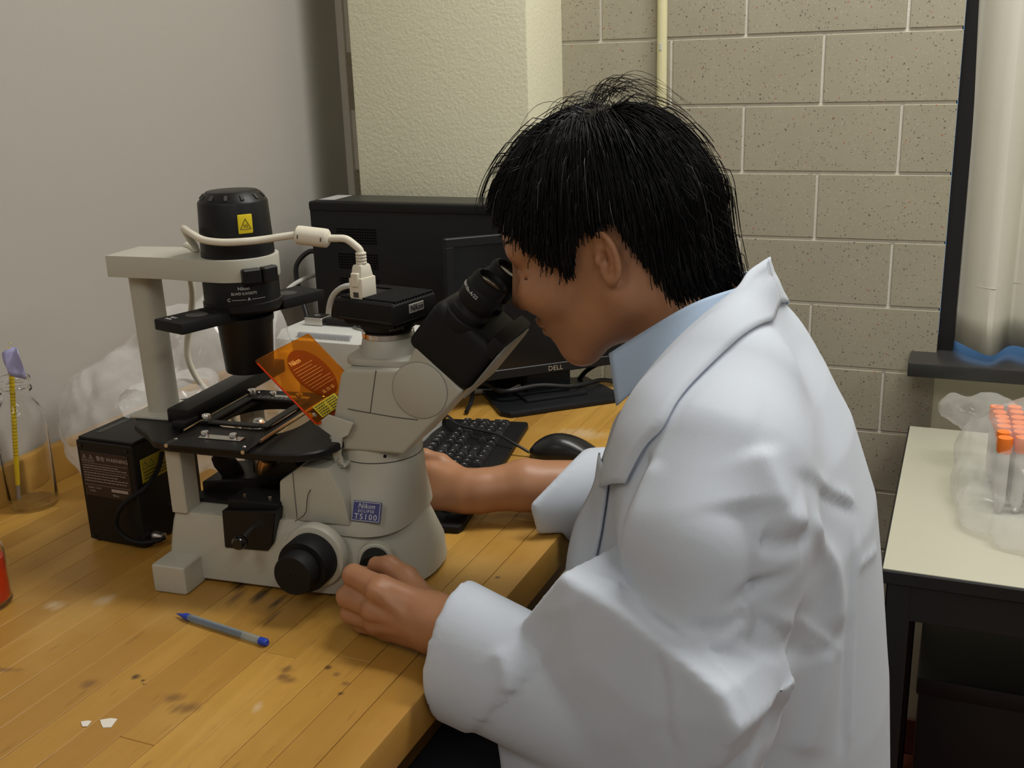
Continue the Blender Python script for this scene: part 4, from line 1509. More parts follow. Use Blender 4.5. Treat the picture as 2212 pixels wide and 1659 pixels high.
# local x = right along the screen, local -y = towards the viewer of the screen
b = MB()
b.prism([(-.105, -.080), (.105, -.080), (.118, -.062), (.105, .075), (-.105, .075), (-.118, -.062)], 0, .010, .003, 2)
b.box((-.060, -.040, .008), (.060, .045, .016), .004, 2)
b.build('base', M_mon, mon)
MB().box((-.043, .000, .014), (.043, .020, .150), .003, 2).build('stand', M_mon, mon)
b = MB()
x0, x1, z0, z1, bz = -.1875, .1875, .050, .310, .018
for (a0_, a1_, c0_, c1_) in ((x0, x1, z0, z0 + bz), (x0, x1, z1 - bz * .9, z1), (x0, x0 + bz * .9, z0 + bz * .8, z1 - bz * .8), (x1 - bz * .9, x1, z0 + bz * .8, z1 - bz * .8)):
    b.box((a0_, -.008, c0_), (a1_, .004, c1_), .0015, 1)
b.build('bezel', M_mon, mon)
MB().box((x0 + .004, -.0045, z0 + .004), (x1 - .004, .000, z1 - .004)).build('screen', M_scr, mon)
MB().box((x0 + .003, .000, z0 + .003), (x1 - .003, .030, z1 - .003), .010, 2).build('back_shell', M_mon, mon)
MB().text('DELL', .0125, frame((.010, -.0082, z0 + .0085), (1, 0, 0), (0, -1, 0)), .0003, spacing=1.05).build('lettering', mat('logo_grey', (0.42, 0.36, 0.27), 0.4), mon)

# ------------------------------------------------------------------ keyboard
M_kb = mat('keyboard_black', (0.006, 0.006, 0.0065), 0.5, spec=0.35)
M_key = mat('key_black', (0.020, 0.020, 0.022), 0.35)
dK = Vector((.170, -.985, 0)).normalized()
kb = thing('keyboard', 'black full-size computer keyboard lying behind the microscope', 'keyboard', (-.655, 1.602, TZ), math.atan2(dK.y, dK.x))
# local x runs from the number pad towards the escape side, local -y (world -x) away from the typist
WK, LK = .150, .435
Tk_ = Matrix.Rotation(math.radians(-3.0), 4, 'X')
b = MB()
b.prism([(0, -.004), (.010, .0), (LK - .010, .0), (LK, -.004), (LK, -WK + .004), (LK - .006, -WK), (.006, -WK), (0, -WK + .004)], 0, .010, .003, 2)
b.build('case', M_kb, kb)
MB().box((.012, -WK + .010, .0095), (LK - .012, -.028, .0112), .001, 1).build('key_bed', M_kb, kb)
kcache = {}
leg = MB()


def key(x, y, w, d):
    k_ = (round(w, 4), round(d, 4))
    if k_ not in kcache:
        o = MB().box((-w / 2, -d / 2, 0), (w / 2, d / 2, .0065), .0008, 1, taper=(.72, .70)).build('key', M_key, kb, smooth=False)
        kcache[k_] = o.data
    else:
        o = bpy.data.objects.new('key', kcache[k_])
        COL.objects.link(o)
        o.parent = kb
    o.location = (x, y, .0110)
    leg.box((x - .0022, y - .0012, .0174), (x + .0002, y + .0016, .01765))


pk = .0168
rows_y = [-.036 - pk * .5 * 0 - i * pk for i in range(5)] + [-.036 - 5 * pk - .006]
xn = .021
for r_ in range(5):
    for c_ in range(4):
        if c_ == 0 and r_ in (1, 3):
            continue
        if c_ == 0 and r_ in (0, 2):
            key(xn, rows_y[r_] - pk / 2, pk - .002, 2 * pk - .002)
        elif r_ == 0 and c_ == 2:
            key(xn + pk * 2.5, rows_y[0], 2 * pk - .002, pk - .002)
        elif r_ == 0 and c_ == 3:
            continue
        else:
            key(xn + pk * c_, rows_y[r_], pk - .002, pk - .002)
xa = xn + pk * 4 + .004
for r_ in (0, 1, 3, 4):
    for c_ in range(3):
        if r_ == 1 and c_ != 1:
            continue
        key(xa + pk * c_, rows_y[r_], pk - .002, pk - .002)
for c_ in range(3):
    key(xa + pk * c_, rows_y[5], pk - .002, pk - .002)
xm_ = xa + pk * 3 + .004
lay = [[1.25, 1.25, 1.25, 1.25, 6.25, 1.25, 1.25, 1.25], [2.75] + [1] * 10 + [2.25], [2.25] + [1] * 11 + [1.75], [1.5] + [1] * 12 + [1.5], [2] + [1] * 13, [1] * 4 + [.5, 1, 1, 1, 1, .5, 1, 1, 1, 1, 1, 1]]
for r_, row in enumerate(lay):
    u_ = 0
    for w_ in row:
        if w_ >= 1 and xm_ - pk / 2 + (u_ + w_) * pk < LK - .008:
            key(xm_ - pk / 2 + (u_ + w_ / 2) * pk, rows_y[r_], w_ * pk - .002, pk - .002)
        u_ += w_
leg.build('key_legends', mat('key_print', (0.42, 0.42, 0.40), 0.5), kb)['kind'] = 'stuff'

# ------------------------------------------------------------------ mouse
mo = thing('computer_mouse', 'black wired computer mouse lying beside the keyboard', 'mouse', (-.548, 1.484, TZ), math.atan2(.25, .95))
rings = []
for i in range(15):
    t = i / 14
    x_ = -.056 + .112 * t
    w_ = .030 * (max(0.0, 1 - abs(2 * t - 1.05) ** 3.4)) ** .5 * (.86 + .14 * t) + .001
    h_ = .002 + .036 * (max(0, math.sin(PI * (.07 + .90 * t ** .85)))) ** .85
    ring = []
    for k in range(20):
        a = PI * k / 19
        ring.append((x_, -w_ * math.cos(a) * (1 if 0 < k < 19 else .96), .001 + h_ * max(0, math.sin(a)) ** .75))
    rings.append(ring)
MB().loft(rings).build('shell', mat('mouse_black', (0.012, 0.012, 0.013), 0.30), mo)
MB().lathe([(.006, -.003), (.0085, -.002), (.0085, .002), (.006, .003)], 20, frame((-.032, 0, .0225), (1, 0, 0), (0, 1, 0))).build('wheel', M_rubber, mo)
b = MB()
b.tube([(-.052, .0, .0155), (-.040, 0, .0255), (-.022, 0, .0335), (-.006, .0, .0375)], .0006, 5)
b.tube([(-.006, -.020, .0335), (-.006, 0, .0380), (-.006, .020, .0335)], .0006, 5)
b.build('button_gap', M_seam, mo)
cable('mouse_cable', 'thin black mouse cable trailing across the keyboard', [(-.603, 1.470, .8275), (-.625, 1.470, .838), (-.660, 1.480, .8475), (-.70, 1.492, .8475), (-.74, 1.505, .8475), (-.778, 1.540, .8475), (-.800, 1.565, .832), (-.830, 1.60, .8240)], .0023, M_cblack)
cable('video_cable', 'black monitor cable drooping from the screen to the bench', [(-.80, 1.700, .872), (-.800, 1.690, .850), (-.795, 1.670, .832), (-.790, 1.645, .8265), (-.785, 1.628, .8265)], .0040, M_cblack)
cable('monitor_power_cable', 'black cable lying across the monitor foot', [(-.85, 1.755, .8260), (-.800, 1.745, .8420), (-.740, 1.690, .8500), (-.69, 1.735, .8520), (-.64, 1.78, .8420), (-.610, 1.850, .8360), (-.585, 1.868, .8290), (-.56, 1.860, .8260)], .0042, M_cblack)
cable('hanging_cable', 'black cable looping behind the right side of the monitor foot', [(-.66, 1.865, .8260), (-.640, 1.862, .850), (-.605, 1.862, .868), (-.570, 1.866, .858), (-.545, 1.868, .8260)], .0045, M_cblack)
cable('grey_data_cable', 'pale grey cable lying on the bench left of the monitor foot', [(-.905, 1.660, .8260), (-.87, 1.700, .8260), (-.84, 1.735, .8260), (-.800, 1.752, .8260), (-.765, 1.758, .8260), (-.735, 1.757, .8400)], .0050, M_cgrey)

# ------------------------------------------------------------------ white laboratory table on the right
M_lam = mat('cream_laminate', (0.50, 0.495, 0.395), 0.35, var=0.03, vscale=3)
M_steelb = mat('black_steel_frame', (0.010, 0.010, 0.011), 0.4)
wt = thing('laboratory_table', 'small cream-topped laboratory table with black steel legs by the window', 'table', (-.066, 1.396, 0))
MB().box((0, 0, .736), (.80, .612, .750), .002, 2).build('table_top', M_lam, wt)
MB().box((-.0025, -.0025, .728), (.8025, .6145, .7485), .002, 1).build('edge_band', M_steelb, wt)
MB().box((.012, .010, .672), (.79, .030, .729), .001, 1).build('apron', M_steelb, wt)
MB().box((.012, .582, .672), (.79, .602, .729), .001, 1).build('apron', M_steelb, wt)
MB().box((.008, .020, .672), (.028, .600, .729), .001, 1).build('apron', M_steelb, wt)
for x_ in (.006, .762):
    for y_ in (.008, .572):
        MB().box((x_, y_, 0), (x_ + .032, y_ + .032, .73), .002, 1).build('leg', M_steelb, wt)
MB().box((.010, .014, .105), (.79, .030, .125), .002, 1).build('rail', M_steelb, wt)
struct(MB().box((LX, WY - .008, 0), (2.0, WY - .0006, .085), .003, 1).build('baseboard_back', mat('brick_red_cove_base', (0.17, 0.05, 0.03), 0.45, var=.2, vscale=30)), 'brick-red cove base along the back wall')
bx = thing('storage_box', 'black box standing on the floor under the cream-topped table', 'box', (-.010, 1.70, 0))
MB().box((0, 0, 0), (.235, .28, .40), .006, 2).build('body', M_steelb, bx)
MB().box((-.004, -.004, .385), (.239, .284, .418), .005, 2).build('lid', M_steelb, bx)
ws = thing('wooden_stand', 'dark wooden stand with slanted brace under the cream-topped table', 'stand', (.245, 1.60, 0))
for (x_, y_) in ((0, 0), (.26, 0), (0, .26), (.26, .26)):
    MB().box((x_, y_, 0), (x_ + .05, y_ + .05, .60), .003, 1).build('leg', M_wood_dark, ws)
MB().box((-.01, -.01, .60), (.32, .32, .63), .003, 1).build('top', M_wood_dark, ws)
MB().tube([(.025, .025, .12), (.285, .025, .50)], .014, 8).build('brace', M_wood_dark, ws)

# orange-capped tubes in a clear bag on that table
M_tube = mat('translucent_tube', (0.86, 0.84, 0.82), 0.3, trans=0.5, ior=1.2)
M_cap = mat('orange_cap', (0.90, 0.20, 0.02), 0.4)
tub = None
spots = []
for r_ in range(3):
    for c_ in range(7):
        spots.append((.068 + r_ * .0235 + c_ * .0020 + .0025 * math.sin(7 * c_ + r_), 1.785 - c_ * .0245 + .004 * r_ + .003 * math.sin(5 * c_ + 2 * r_), (r_, c_)))
ordn = ['first', 'second', 'third', 'fourth', 'fifth', 'sixth', 'seventh']
for (x_, y_, (r_, c_)) in spots:
    lb = 'orange-capped tube, %s from the wall in the %s row of the bagged rack' % (ordn[c_], ('leftmost', 'middle', 'rightmost')[r_])
    o = thing('centrifuge_tube', lb, 'tube', (x_, y_, .7506), random.uniform(0, 6), 'orange-capped tubes in the clear bag')
    if tub is None:
        bd = MB().lathe([(.0, .0), (.004, .002), (.0085, .018), (.0085, .100), (0, .100)], 16).build('tube_body', M_tube, o)
        vs, fs = [], []
        n_ = 36
        pr = [(.0098, .096), (.0108, .098), (.0108, .117), (.0100, .119), (.0001, .119)]
        for i, (rr_, z_) in enumerate(pr):
            for k in range(n_):
                q = rr_ - (.0007 if (k % 2 and i in (1, 2)) else 0)
                vs.append((q * math.cos(2 * PI * k / n_), q * math.sin(2 * PI * k / n_), z_))
        for i in range(len(pr) - 1):
            for k in range(n_):
                fs.append((i * n_ + k, i * n_ + (k + 1) % n_, (i + 1) * n_ + (k + 1) % n_, (i + 1) * n_ + k))
        cpn = MB().add(vs, fs).build('cap', M_cap, o)
        tub = (bd.data, cpn.data)
    else:
        for nm, me_ in (('tube_body', tub[0]), ('cap', tub[1])):
            q = bpy.data.objects.new(nm, me_)
            COL.objects.link(q)
            q.parent = o


def bag2_fn(P):
    d = ell(P, (.135, 1.72, .80), (.120, .150, .095))
    d = smin(d, ell(P, (.130, 1.62, .775), (.110, .13, .060)), .04)
    d = smin(d, ell(P, (.040, 1.83, .845), (.060, .045, .028)), .03)
    return smax(d, .7525 - P[2], .006)


b2 = film('clear_tube_bag', bag2_fn, (-.05, 1.45, .74), (.30, 1.92, .95), .0075, film_material('tube_bag_film', (0.97, 0.97, 0.97), 0.11), .024, 24, 21, zmin=.7506)
tag(b2, 'clear crinkled plastic bag around the orange-capped tubes on the table', 'plastic bag')

# ------------------------------------------------------------------ the seated person: implicit shapes
# head frame: f = out of the face, l = the person's left, u = up through the crown; origin between the ear canals
HP = math.radians(20.0)
HE = np.array((-.339, 1.102, 1.221))
HF = np.array((-math.cos(HP) * .996, -.087 * math.cos(HP), -math.sin(HP)))
HF = HF / np.linalg.norm(HF)
HL = np.array((.087, -.996, 0.0))
HU = np.cross(HF, HL)
HU = HU / np.linalg.norm(HU)
if HU[2] < 0:
    HU = -HU
HM = np.stack([HF, HL, HU], 1)        # local -> world (columns)


def skull_fn(P):
    d = ell(P, (.004, 0, .050), (.104, .083, .092))
    d = smin(d, ell(P, (.060, 0, .050), (.056, .068, .056)), .02)
    return d


def scalp_fn(P):
    return smin(skull_fn(P), rcone(P, (-.040, 0, .02), (-.046, 0, -.075), .066, .050), .03)


def head_fn(P):
    d = skull_fn(P)
    d = smin(d, ell(P, (.056, 0, -.010), (.056, .064, .068)), .02)
    Q = (P[0], np.abs(P[1]), P[2])
    d = smin(d, ell(Q, (.083, .042, -.012), (.030, .026, .026)), .018)
    d = smin(d, rcone(Q, (.104, .012, .036), (.093, .050, .036), .011, .011), .014)
    d = smin(d, rcone(P, (.112, 0, .026), (.126, 0, -.018), .008, .0120), .010)
    d = smin(d, ell(Q, (.117, .012, -.022), (.011, .009, .009)), .006)
    d = smin(d, ell(P, (.080, 0, -.052), (.033, .036, .030)), .016)
    d = smin(d, rcone(Q, (.108, .020, -.049), (.1150, .0, -.0465), .0035, .0060), .004)
    d = smin(d, rcone(Q, (.105, .018, -.0585), (.1110, .0, -.0600), .0035, .0065), .004)
    d = smin(d, ell(P, (.078, 0, -.084), (.024, .026, .022)), .014)
    d = smin(d, rcone(Q, (.000, .054, -.040), (.072, .018, -.086), .022, .019), .022)
    d = smin(d, rcone(P, (-.018, 0, -.010), (-.056, 0, -.120), .066, .062), .03)
    d = smin(d, ell(P, (.036, 0, -.056), (.058, .048, .036)), .02)
    # eye sockets, closed lids and the squint crease
    d = smax(d, -ell(Q, (.117, .034, .013), (.014, .022, .011)), .012)
    d = smin(d, ell(Q, (.094, .034, .011), (.0135, .018, .0115)), .004)
    d = smax(d, -rcone(Q, (.111, .022, .008), (.092, .058, .005), .0026, .0013), .003)
    d = smax(d, -rcone(Q, (.095, .054, .006), (.082, .070, .010), .0013, .0007), .003)
    # mouth line
    d = smax(d, -rcone(Q, (.118, .0, -.0535), (.104, .026, -.0545), .0014, .0012), .002)
    # ears
    w = np.array((-.90, .43, -.06))
    w /= np.linalg.norm(w)
    n = np.array((.43, .90, 0.0))
    n /= np.linalg.norm(n)
    up = np.cross(n, w)
    if up[2] < 0:
        up = -up
    tilt = math.radians(8)
    w, up = w * math.cos(tilt) - up * math.sin(tilt) * 0, up
    c = np.array((-.006, .0835, .004))
    es = .80
    Qe = tuple((Q[i] - c[i]) / es + c[i] for i in range(3))
    e = ell(Qe, c, (.0185, .0050, .0310), (w, n, up))
    pts = []
    for a in np.linspace(-2.55, 2.15, 15):
        t = (a + 2.55) / 4.7
        pts.append((c + w * (.0175 * math.cos(a)) + up * (.0310 * math.sin(a)) + n * (.0030 + .002 * math.cos(a)), .0040 - .0006 * t))
    e = smin(e, chain(Qe, [(tuple(p), r) for p, r in pts], .002), .004)
    e = smin(e, ell(Qe, c - up * .030 - w * .006, (.010, .0052, .0100), (w, n, up)), .006)
    pts = [(tuple(c + w * (.0085 * math.cos(a)) + up * (.002 + .0175 * math.sin(a)) + n * .0035), .0032) for a in np.linspace(-1.4, 1.5, 8)]
    e = smin(e, chain(Qe, pts, .002), .004)
    e = smax(e, -ell(Qe, c - w * .004 - up * .002 + n * .006, (.0080, .0085, .0115), (w, n, up)), .004)
    e = smax(e, -ell(Qe, c + up * .017 + n * .006 - w * .002, (.009, .0045, .0055), (w, n, up)), .003)
    e = smin(e, ell(Qe, c - w * .0150 - up * .002 + n * .003, (.0050, .0046, .0075), (w, n, up)), .004)
    e = e * es
    return smin(d, e, .005)


# hairline on the side of the head, (f, u) pairs; hair grows on the crown side of it
HAIRLINE = [(.20, .085), (.118, .098), (.104, .084), (.094, .068), (.078, .047), (.060, .020), (.044, -.006), (.036, .000), (.030, .014), (.016, .030), (-.004, .039), (-.024, .032), (-.034, .008), (-.040, -.030), (-.050, -.066), (-.075, -.086), (-.2, -.092), (-.2, .3), (.20, .3)]


def in_poly(x, y, poly):
    ins = np.zeros(np.shape(x), bool)
    n = len(poly)
    for i in range(n):
        (x1, y1), (x2, y2) = poly[i], poly[(i + 1) % n]
        if y1 == y2:
            continue
        c = ((y1 > y) != (y2 > y)) & (x < (x2 - x1) * (y - y1) / (y2 - y1) + x1)
        ins ^= c
    return ins


def to_world(v):
    return HE + v @ HM.T


# neck, torso and limbs in room coordinates
RSH, LSH = (-.215, 1.270, 1.040), (-.188, .925, 1.045)
LEL, LWR = (-.175, .838, .830), (-.466, .884, .8650)
REL, RWR = (-.300, 1.365, .842), (-.586, 1.216, .8560)


def body_fn(P):
    d = rcone(P, (-.300, 1.100, 1.200), (-.228, 1.102, 1.110), .056, .058)
    d = smin(d, ell(P, (-.215, 1.102, 1.02), (.075, .125, .070)), .05)
    d = smin(d, ell(P, (-.195, 1.102, .90), (.095, .145, .18)), .05)
    d = smin(d, ell(P, (-.175, 1.102, .68), (.11, .155, .13)), .05)
    for s, sh, el, wr in ((-1, LSH, LEL, LWR), (1, RSH, REL, RWR)):
        d = smin(d, chain(P, [(sh, .048), (el, .040), (tuple(.55 * np.array(wr) + .45 * np.array(el)), .034)], .02), .03)
    for s in (-1, 1):
        y = 1.102 + s * .095
        d = smin(d, chain(P, [((-.17, y, .61), .078), ((-.50, y + s * .03, .60), .060), ((-.46, y + s * .03, .16), .042), ((-.46, y + s * .03, .08), .038)], .03), .04)
        d = smin(d, rcone(P, (-.455, y + s * .03, .045), (-.60, y + s * .05, .035), .038, .030), .02)
    return d


def hand_left(P):
    d = chain(P, [(tuple(.6 * np.array(LWR) + .4 * np.array(LEL)), .034), ((-.440, .876, .863), .030), ((-.472, .886, .862), .0285)], .01)
    pal = [((-.478, .888, .868), (-.5341, .884, .8905), .021, .0150), ((-.480, .886, .858), (-.5406, .883, .8680), .021, .0155), ((-.480, .888, .850), (-.5420, .888, .8500), .021, .0145), ((-.482, .893, .845), (-.5370, .895, .8380), .020, .0130)]
    h = None
    for a, b_, ra, rb in pal:
        e = rcone(P, a, b_, ra, rb)
        h = e if h is None else smin(h, e, .010)
    h = smin(h, ell(P, (-.506, .905, .862), (.030, .018, .022)), .012)
    d = smin(d, h, .016)
    fingers = [[((-.5341, .884, .8905), .0140), ((-.5760, .898, .8930), .0118), ((-.5900, .920, .8820), .0105), ((-.5860, .938, .8730), .0092)],
               [((-.5406, .883, .8680), .0142), ((-.5815, .892, .8700), .0122), ((-.5940, .918, .8560), .0108), ((-.5850, .934, .8500), .0095)],
               [((-.5420, .888, .8495), .0132), ((-.5815, .896, .8480), .0115), ((-.5900, .920, .8370), .0102), ((-.5800, .932, .8345), .0090)],
               [((-.5370, .895, .8375), .0118), ((-.5720, .901, .8345), .0100), ((-.5780, .920, .8310), .0090), ((-.5700, .930, .8305), .0082)]]
    for f in fingers:
        d = smin(d, chain(P, f, .004), .0045)
    d = smin(d, chain(P, [((-.500, .910, .866), .0185), ((-.5290, .928, .8830), .0132), ((-.5520, .9330, .8915), .0112), ((-.5705, .9360, .8890), .0090)], .005), .008)
    # tendons and knuckles on the back of the hand
    for k, (a, b_) in enumerate((((-.5341, .8715, .8935), .0060), ((-.5406, .8700, .8705), .0062), ((-.5420, .8760, .8515), .0055))):
        d = smin(d, ell(P, a, (.009, .006, .008)), .010)
        d = smin(d, rcone(P, (-.490, .868, .866 - k * .004), a, .0030, .0035), .010)
    return d


def hand_right(P):
    d = chain(P, [(tuple(.45 * np.array(RWR) + .55 * np.array(REL)), .040), ((-.520, 1.250, .8620), .034), ((-.575, 1.220, .8580), .0285), ((-.590, 1.214, .8580), .0285)], .01)
    for a, b_, ra, rb in (((-.595, 1.214, .866), (-.640, 1.212, .8790), .0210, .0150), ((-.595, 1.212, .860), (-.645, 1.206, .8660), .0210, .0150), ((-.595, 1.208, .855), (-.643, 1.200, .8540), .0205, .0140), ((-.595, 1.206, .852), (-.638, 1.196, .8440), .0190, .0120)):
        d = smin(d, rcone(P, a, b_, ra, rb), .010)
    for f in ([((-.640, 1.212, .879), .0135), ((-.676, 1.206, .884), .0115), ((-.690, 1.196, .874), .0100)],
              [((-.645, 1.206, .866), .0135), ((-.684, 1.202, .868), .0118), ((-.694, 1.194, .856), .0100)],
              [((-.643, 1.200, .854), .0128), ((-.680, 1.198, .852), .0110), ((-.688, 1.192, .842), .0095)],
              [((-.638, 1.196, .844), .0112), ((-.668, 1.194, .840), .0098), ((-.674, 1.190, .834), .0085)],
              [((-.606, 1.222, .870), .0185), ((-.636, 1.230, .887), .0135), ((-.660, 1.229, .894), .0115), ((-.682, 1.222, .895), .0092)]):
        d = smin(d, chain(P, f, .004), .005)
    return d


def lerp_tab(x, tab, col):
    return np.interp(x, [t[0] for t in tab], [t[col] for t in tab]).astype(np.float32)


TORSO = [(.40, -.330, -.015, .225), (.50, -.340, -.020, .220), (.62, -.350, -.028, .212), (.74, -.356, -.036, .208), (.85, -.356, -.050, .205), (.95, -.348, -.064, .205), (1.03, -.336, -.092, .202), (1.08, -.322, -.120, .182), (1.12, -.308, -.148, .150), (1.145, -.300, -.162, .120), (1.17, -.292, -.174, .092), (1.19, -.284, -.182, .072), (1.215, -.272, -.190, .050)]


def sleeve_left(P, grow=0.0, s0=0.0, tilt=(0.0, 0.0), s_end=None):
    a, b_ = np.array((-.175, .842, .800)), np.array((-.446, .868, .850))
    L = np.linalg.norm(b_ - a)
    ax_ = (b_ - a) / L
    lat = np.cross(ax_, (0, 0, 1.0))
    lat /= np.linalg.norm(lat)
    ver = np.cross(lat, ax_)
    q = [P[i] - a[i] for i in range(3)]
    s = (q[0] * ax_[0] + q[1] * ax_[1] + q[2] * ax_[2]) / L
    y = q[0] * lat[0] + q[1] * lat[1] + q[2] * lat[2]
    z = q[0] * ver[0] + q[1] * ver[1] + q[2] * ver[2]
    hz = np.interp(s, [-.3, 0, .35, .7, 1.0, 1.2], [.05, .072, .070, .070, .074, .073]) + grow
    hy = np.interp(s, [-.3, 0, .35, .7, 1.0, 1.2], [.04, .046, .048, .050, .050, .050]) + grow
    zo = np.interp(s, [0, .5, 1.0], [.0, -.010, -.004])
    d = (np.sqrt((y / hy) ** 2 + ((z - zo) / hz) ** 2) - 1) * hy
    d = smax(d, (s0 + tilt[0] * z / L - s) * L, .004)
    end = 1.0 if s_end is None else s_end
    return smax(d, (s - end - tilt[1] * z / L - .35 * (y / .06) ** 2 * .03) * L, .004)


SLAB_N = np.array((-.363, -.932, .006))
SLAB = [(-.3045, .842, .973), (-.3572, .862, .8994), (-.3905, .874, .757), (-.3842, .871, .705), (-.19, .796, .785), (-.1446, .779, .8515), (-.1259, .772, .8956), (-.144, .779, .9239), (-.1899, .797, .9438), (-.2426, .818, .9623)]


def slab_fn(P, depth=.105, k=.007):
    """flat folded panel of cloth: an outline pulled away from the viewer's side, with soft edges"""
    n = SLAB_N / np.linalg.norm(SLAB_N)
    e1 = np.cross((0, 0, 1.0), n)
    e1 /= np.linalg.norm(e1)
    e2 = np.cross(n, e1)
    o = np.array(SLAB[0]) + n * .020
    q = [P[i] - o[i] for i in range(3)]
    x = q[0] * e1[0] + q[1] * e1[1] + q[2] * e1[2]
    y = q[0] * e2[0] + q[1] * e2[1] + q[2] * e2[2]
    z = q[0] * n[0] + q[1] * n[1] + q[2] * n[2]
    pol = [((np.array(p) - o) @ e1, (np.array(p) - o) @ e2) for p in SLAB]
    best, ins = None, None
    m = len(pol)
    for i in range(m):
        (ax, ay), (bx, by) = pol[i], pol[(i + 1) % m]
        ex, ey = bx - ax, by - ay
        t = np.clip(((x - ax) * ex + (y - ay) * ey) / (ex * ex + ey * ey), 0, 1)
        d2 = (x - ax - t * ex) ** 2 + (y - ay - t * ey) ** 2
        best = d2 if best is None else np.minimum(best, d2)
        if abs(ey) > 1e-9:
            c = ((ay > y) != (by > y)) & (x < ex * (y - ay) / ey + ax)
            ins = c if ins is None else ins ^ c
    d = np.sqrt(best) * np.where(ins, -1, 1)
    bulge = .008 * np.clip(-d / .07, 0, 1)
    return smax(d, np.abs(z + depth / 2) - depth / 2 - bulge, k)


def coat_fn(P):
    z = P[2]
    xf, xb, hw = lerp_tab(z, TORSO, 1), lerp_tab(z, TORSO, 2), lerp_tab(z, TORSO, 3)
    cx, ha = (xf + xb) / 2, (xb - xf) / 2
    ym = 1.100
    ex_, ey_ = np.abs((P[0] - cx) / ha), np.abs((P[1] - ym) / hw)
    k = (ex_ ** 2.3 + ey_ ** 2.3) ** (1 / 2.3)
    d = (k - 1) * np.minimum(ha, hw)
    d = smax(d, .477 - z, .01)
    d = smax(d, z - 1.200, .02)
    # shoulders and arms
    d = smin(d, chain(P, [((-.190, 1.00, 1.108), .052), ((-.186, .930, 1.056), .068), ((-.186, .885, 1.000), .074), ((-.186, .872, .930), .066), ((-.178, .865, .880), .054), ((-.170, .850, .840), .050)], .03), .055)
    d = smin(d, ell(P, (-.330, 1.045, .865), (.036, .075, .100)), .05)
    d = smin(d, sleeve_left(P, 0.0, -.15, (0, .04)), .010)
    d = smin(d, slab_fn(P), .004)
    cuff = sleeve_left(P, .0045, .70, (-.55, .04))
    d = smin(d, cuff, .002)
    d = smax(d, -sleeve_left(P, -.006, .80, (0, 0), 1.4), .002)
    d = smin(d, chain(P, [((-.225, 1.190, 1.085), .055), ((-.235, 1.270, 1.035), .070), ((-.245, 1.315, .955), .072), (REL, .060)], .03), .055)
    ar = rcone(P, REL, (-.500, 1.242, .858), .060, .046)
    ax_ = np.array((-.500, 1.242, .858)) - np.array(REL)
    ln = np.linalg.norm(ax_)
    ax_ /= ln
    t = (P[0] - REL[0]) * ax_[0] + (P[1] - REL[1]) * ax_[1] + (P[2] - REL[2]) * ax_[2]
    d = smin(d, smax(ar, t - ln * .985, .004), .02)
    cf = smax(smax(rcone(P, REL, (-.525, 1.230, .858), .070, .059), t - ln * 1.07 - .30 * (P[2] - .86), .004), ln * .58 - t, .003)
    d = smin(d, cf, .002)
    d = smax(d, -smax(rcone(P, REL, (-.545, 1.222, .858), .054, .048), ln * .86 - t, .003), .002)
    d = np.where(P[0] < -.452, np.maximum(d, .8225 - P[2]), d)
    # lap of the coat over the thighs
    for s in (-1, 1):
        d = smin(d, rcone(P, (-.17, 1.10 + s * .09, .585), (-.40, 1.10 + s * .115, .585), .098, .085), .05)
    # neck opening
    d = smax(d, -rcone(P, (-.300, 1.100, 1.235), (-.245, 1.102, 1.130), .092, .064), .008)
    return smax(d, (z - 1.134 * (P[0] + .202) - 1.1976 + .004) * .66, .006)

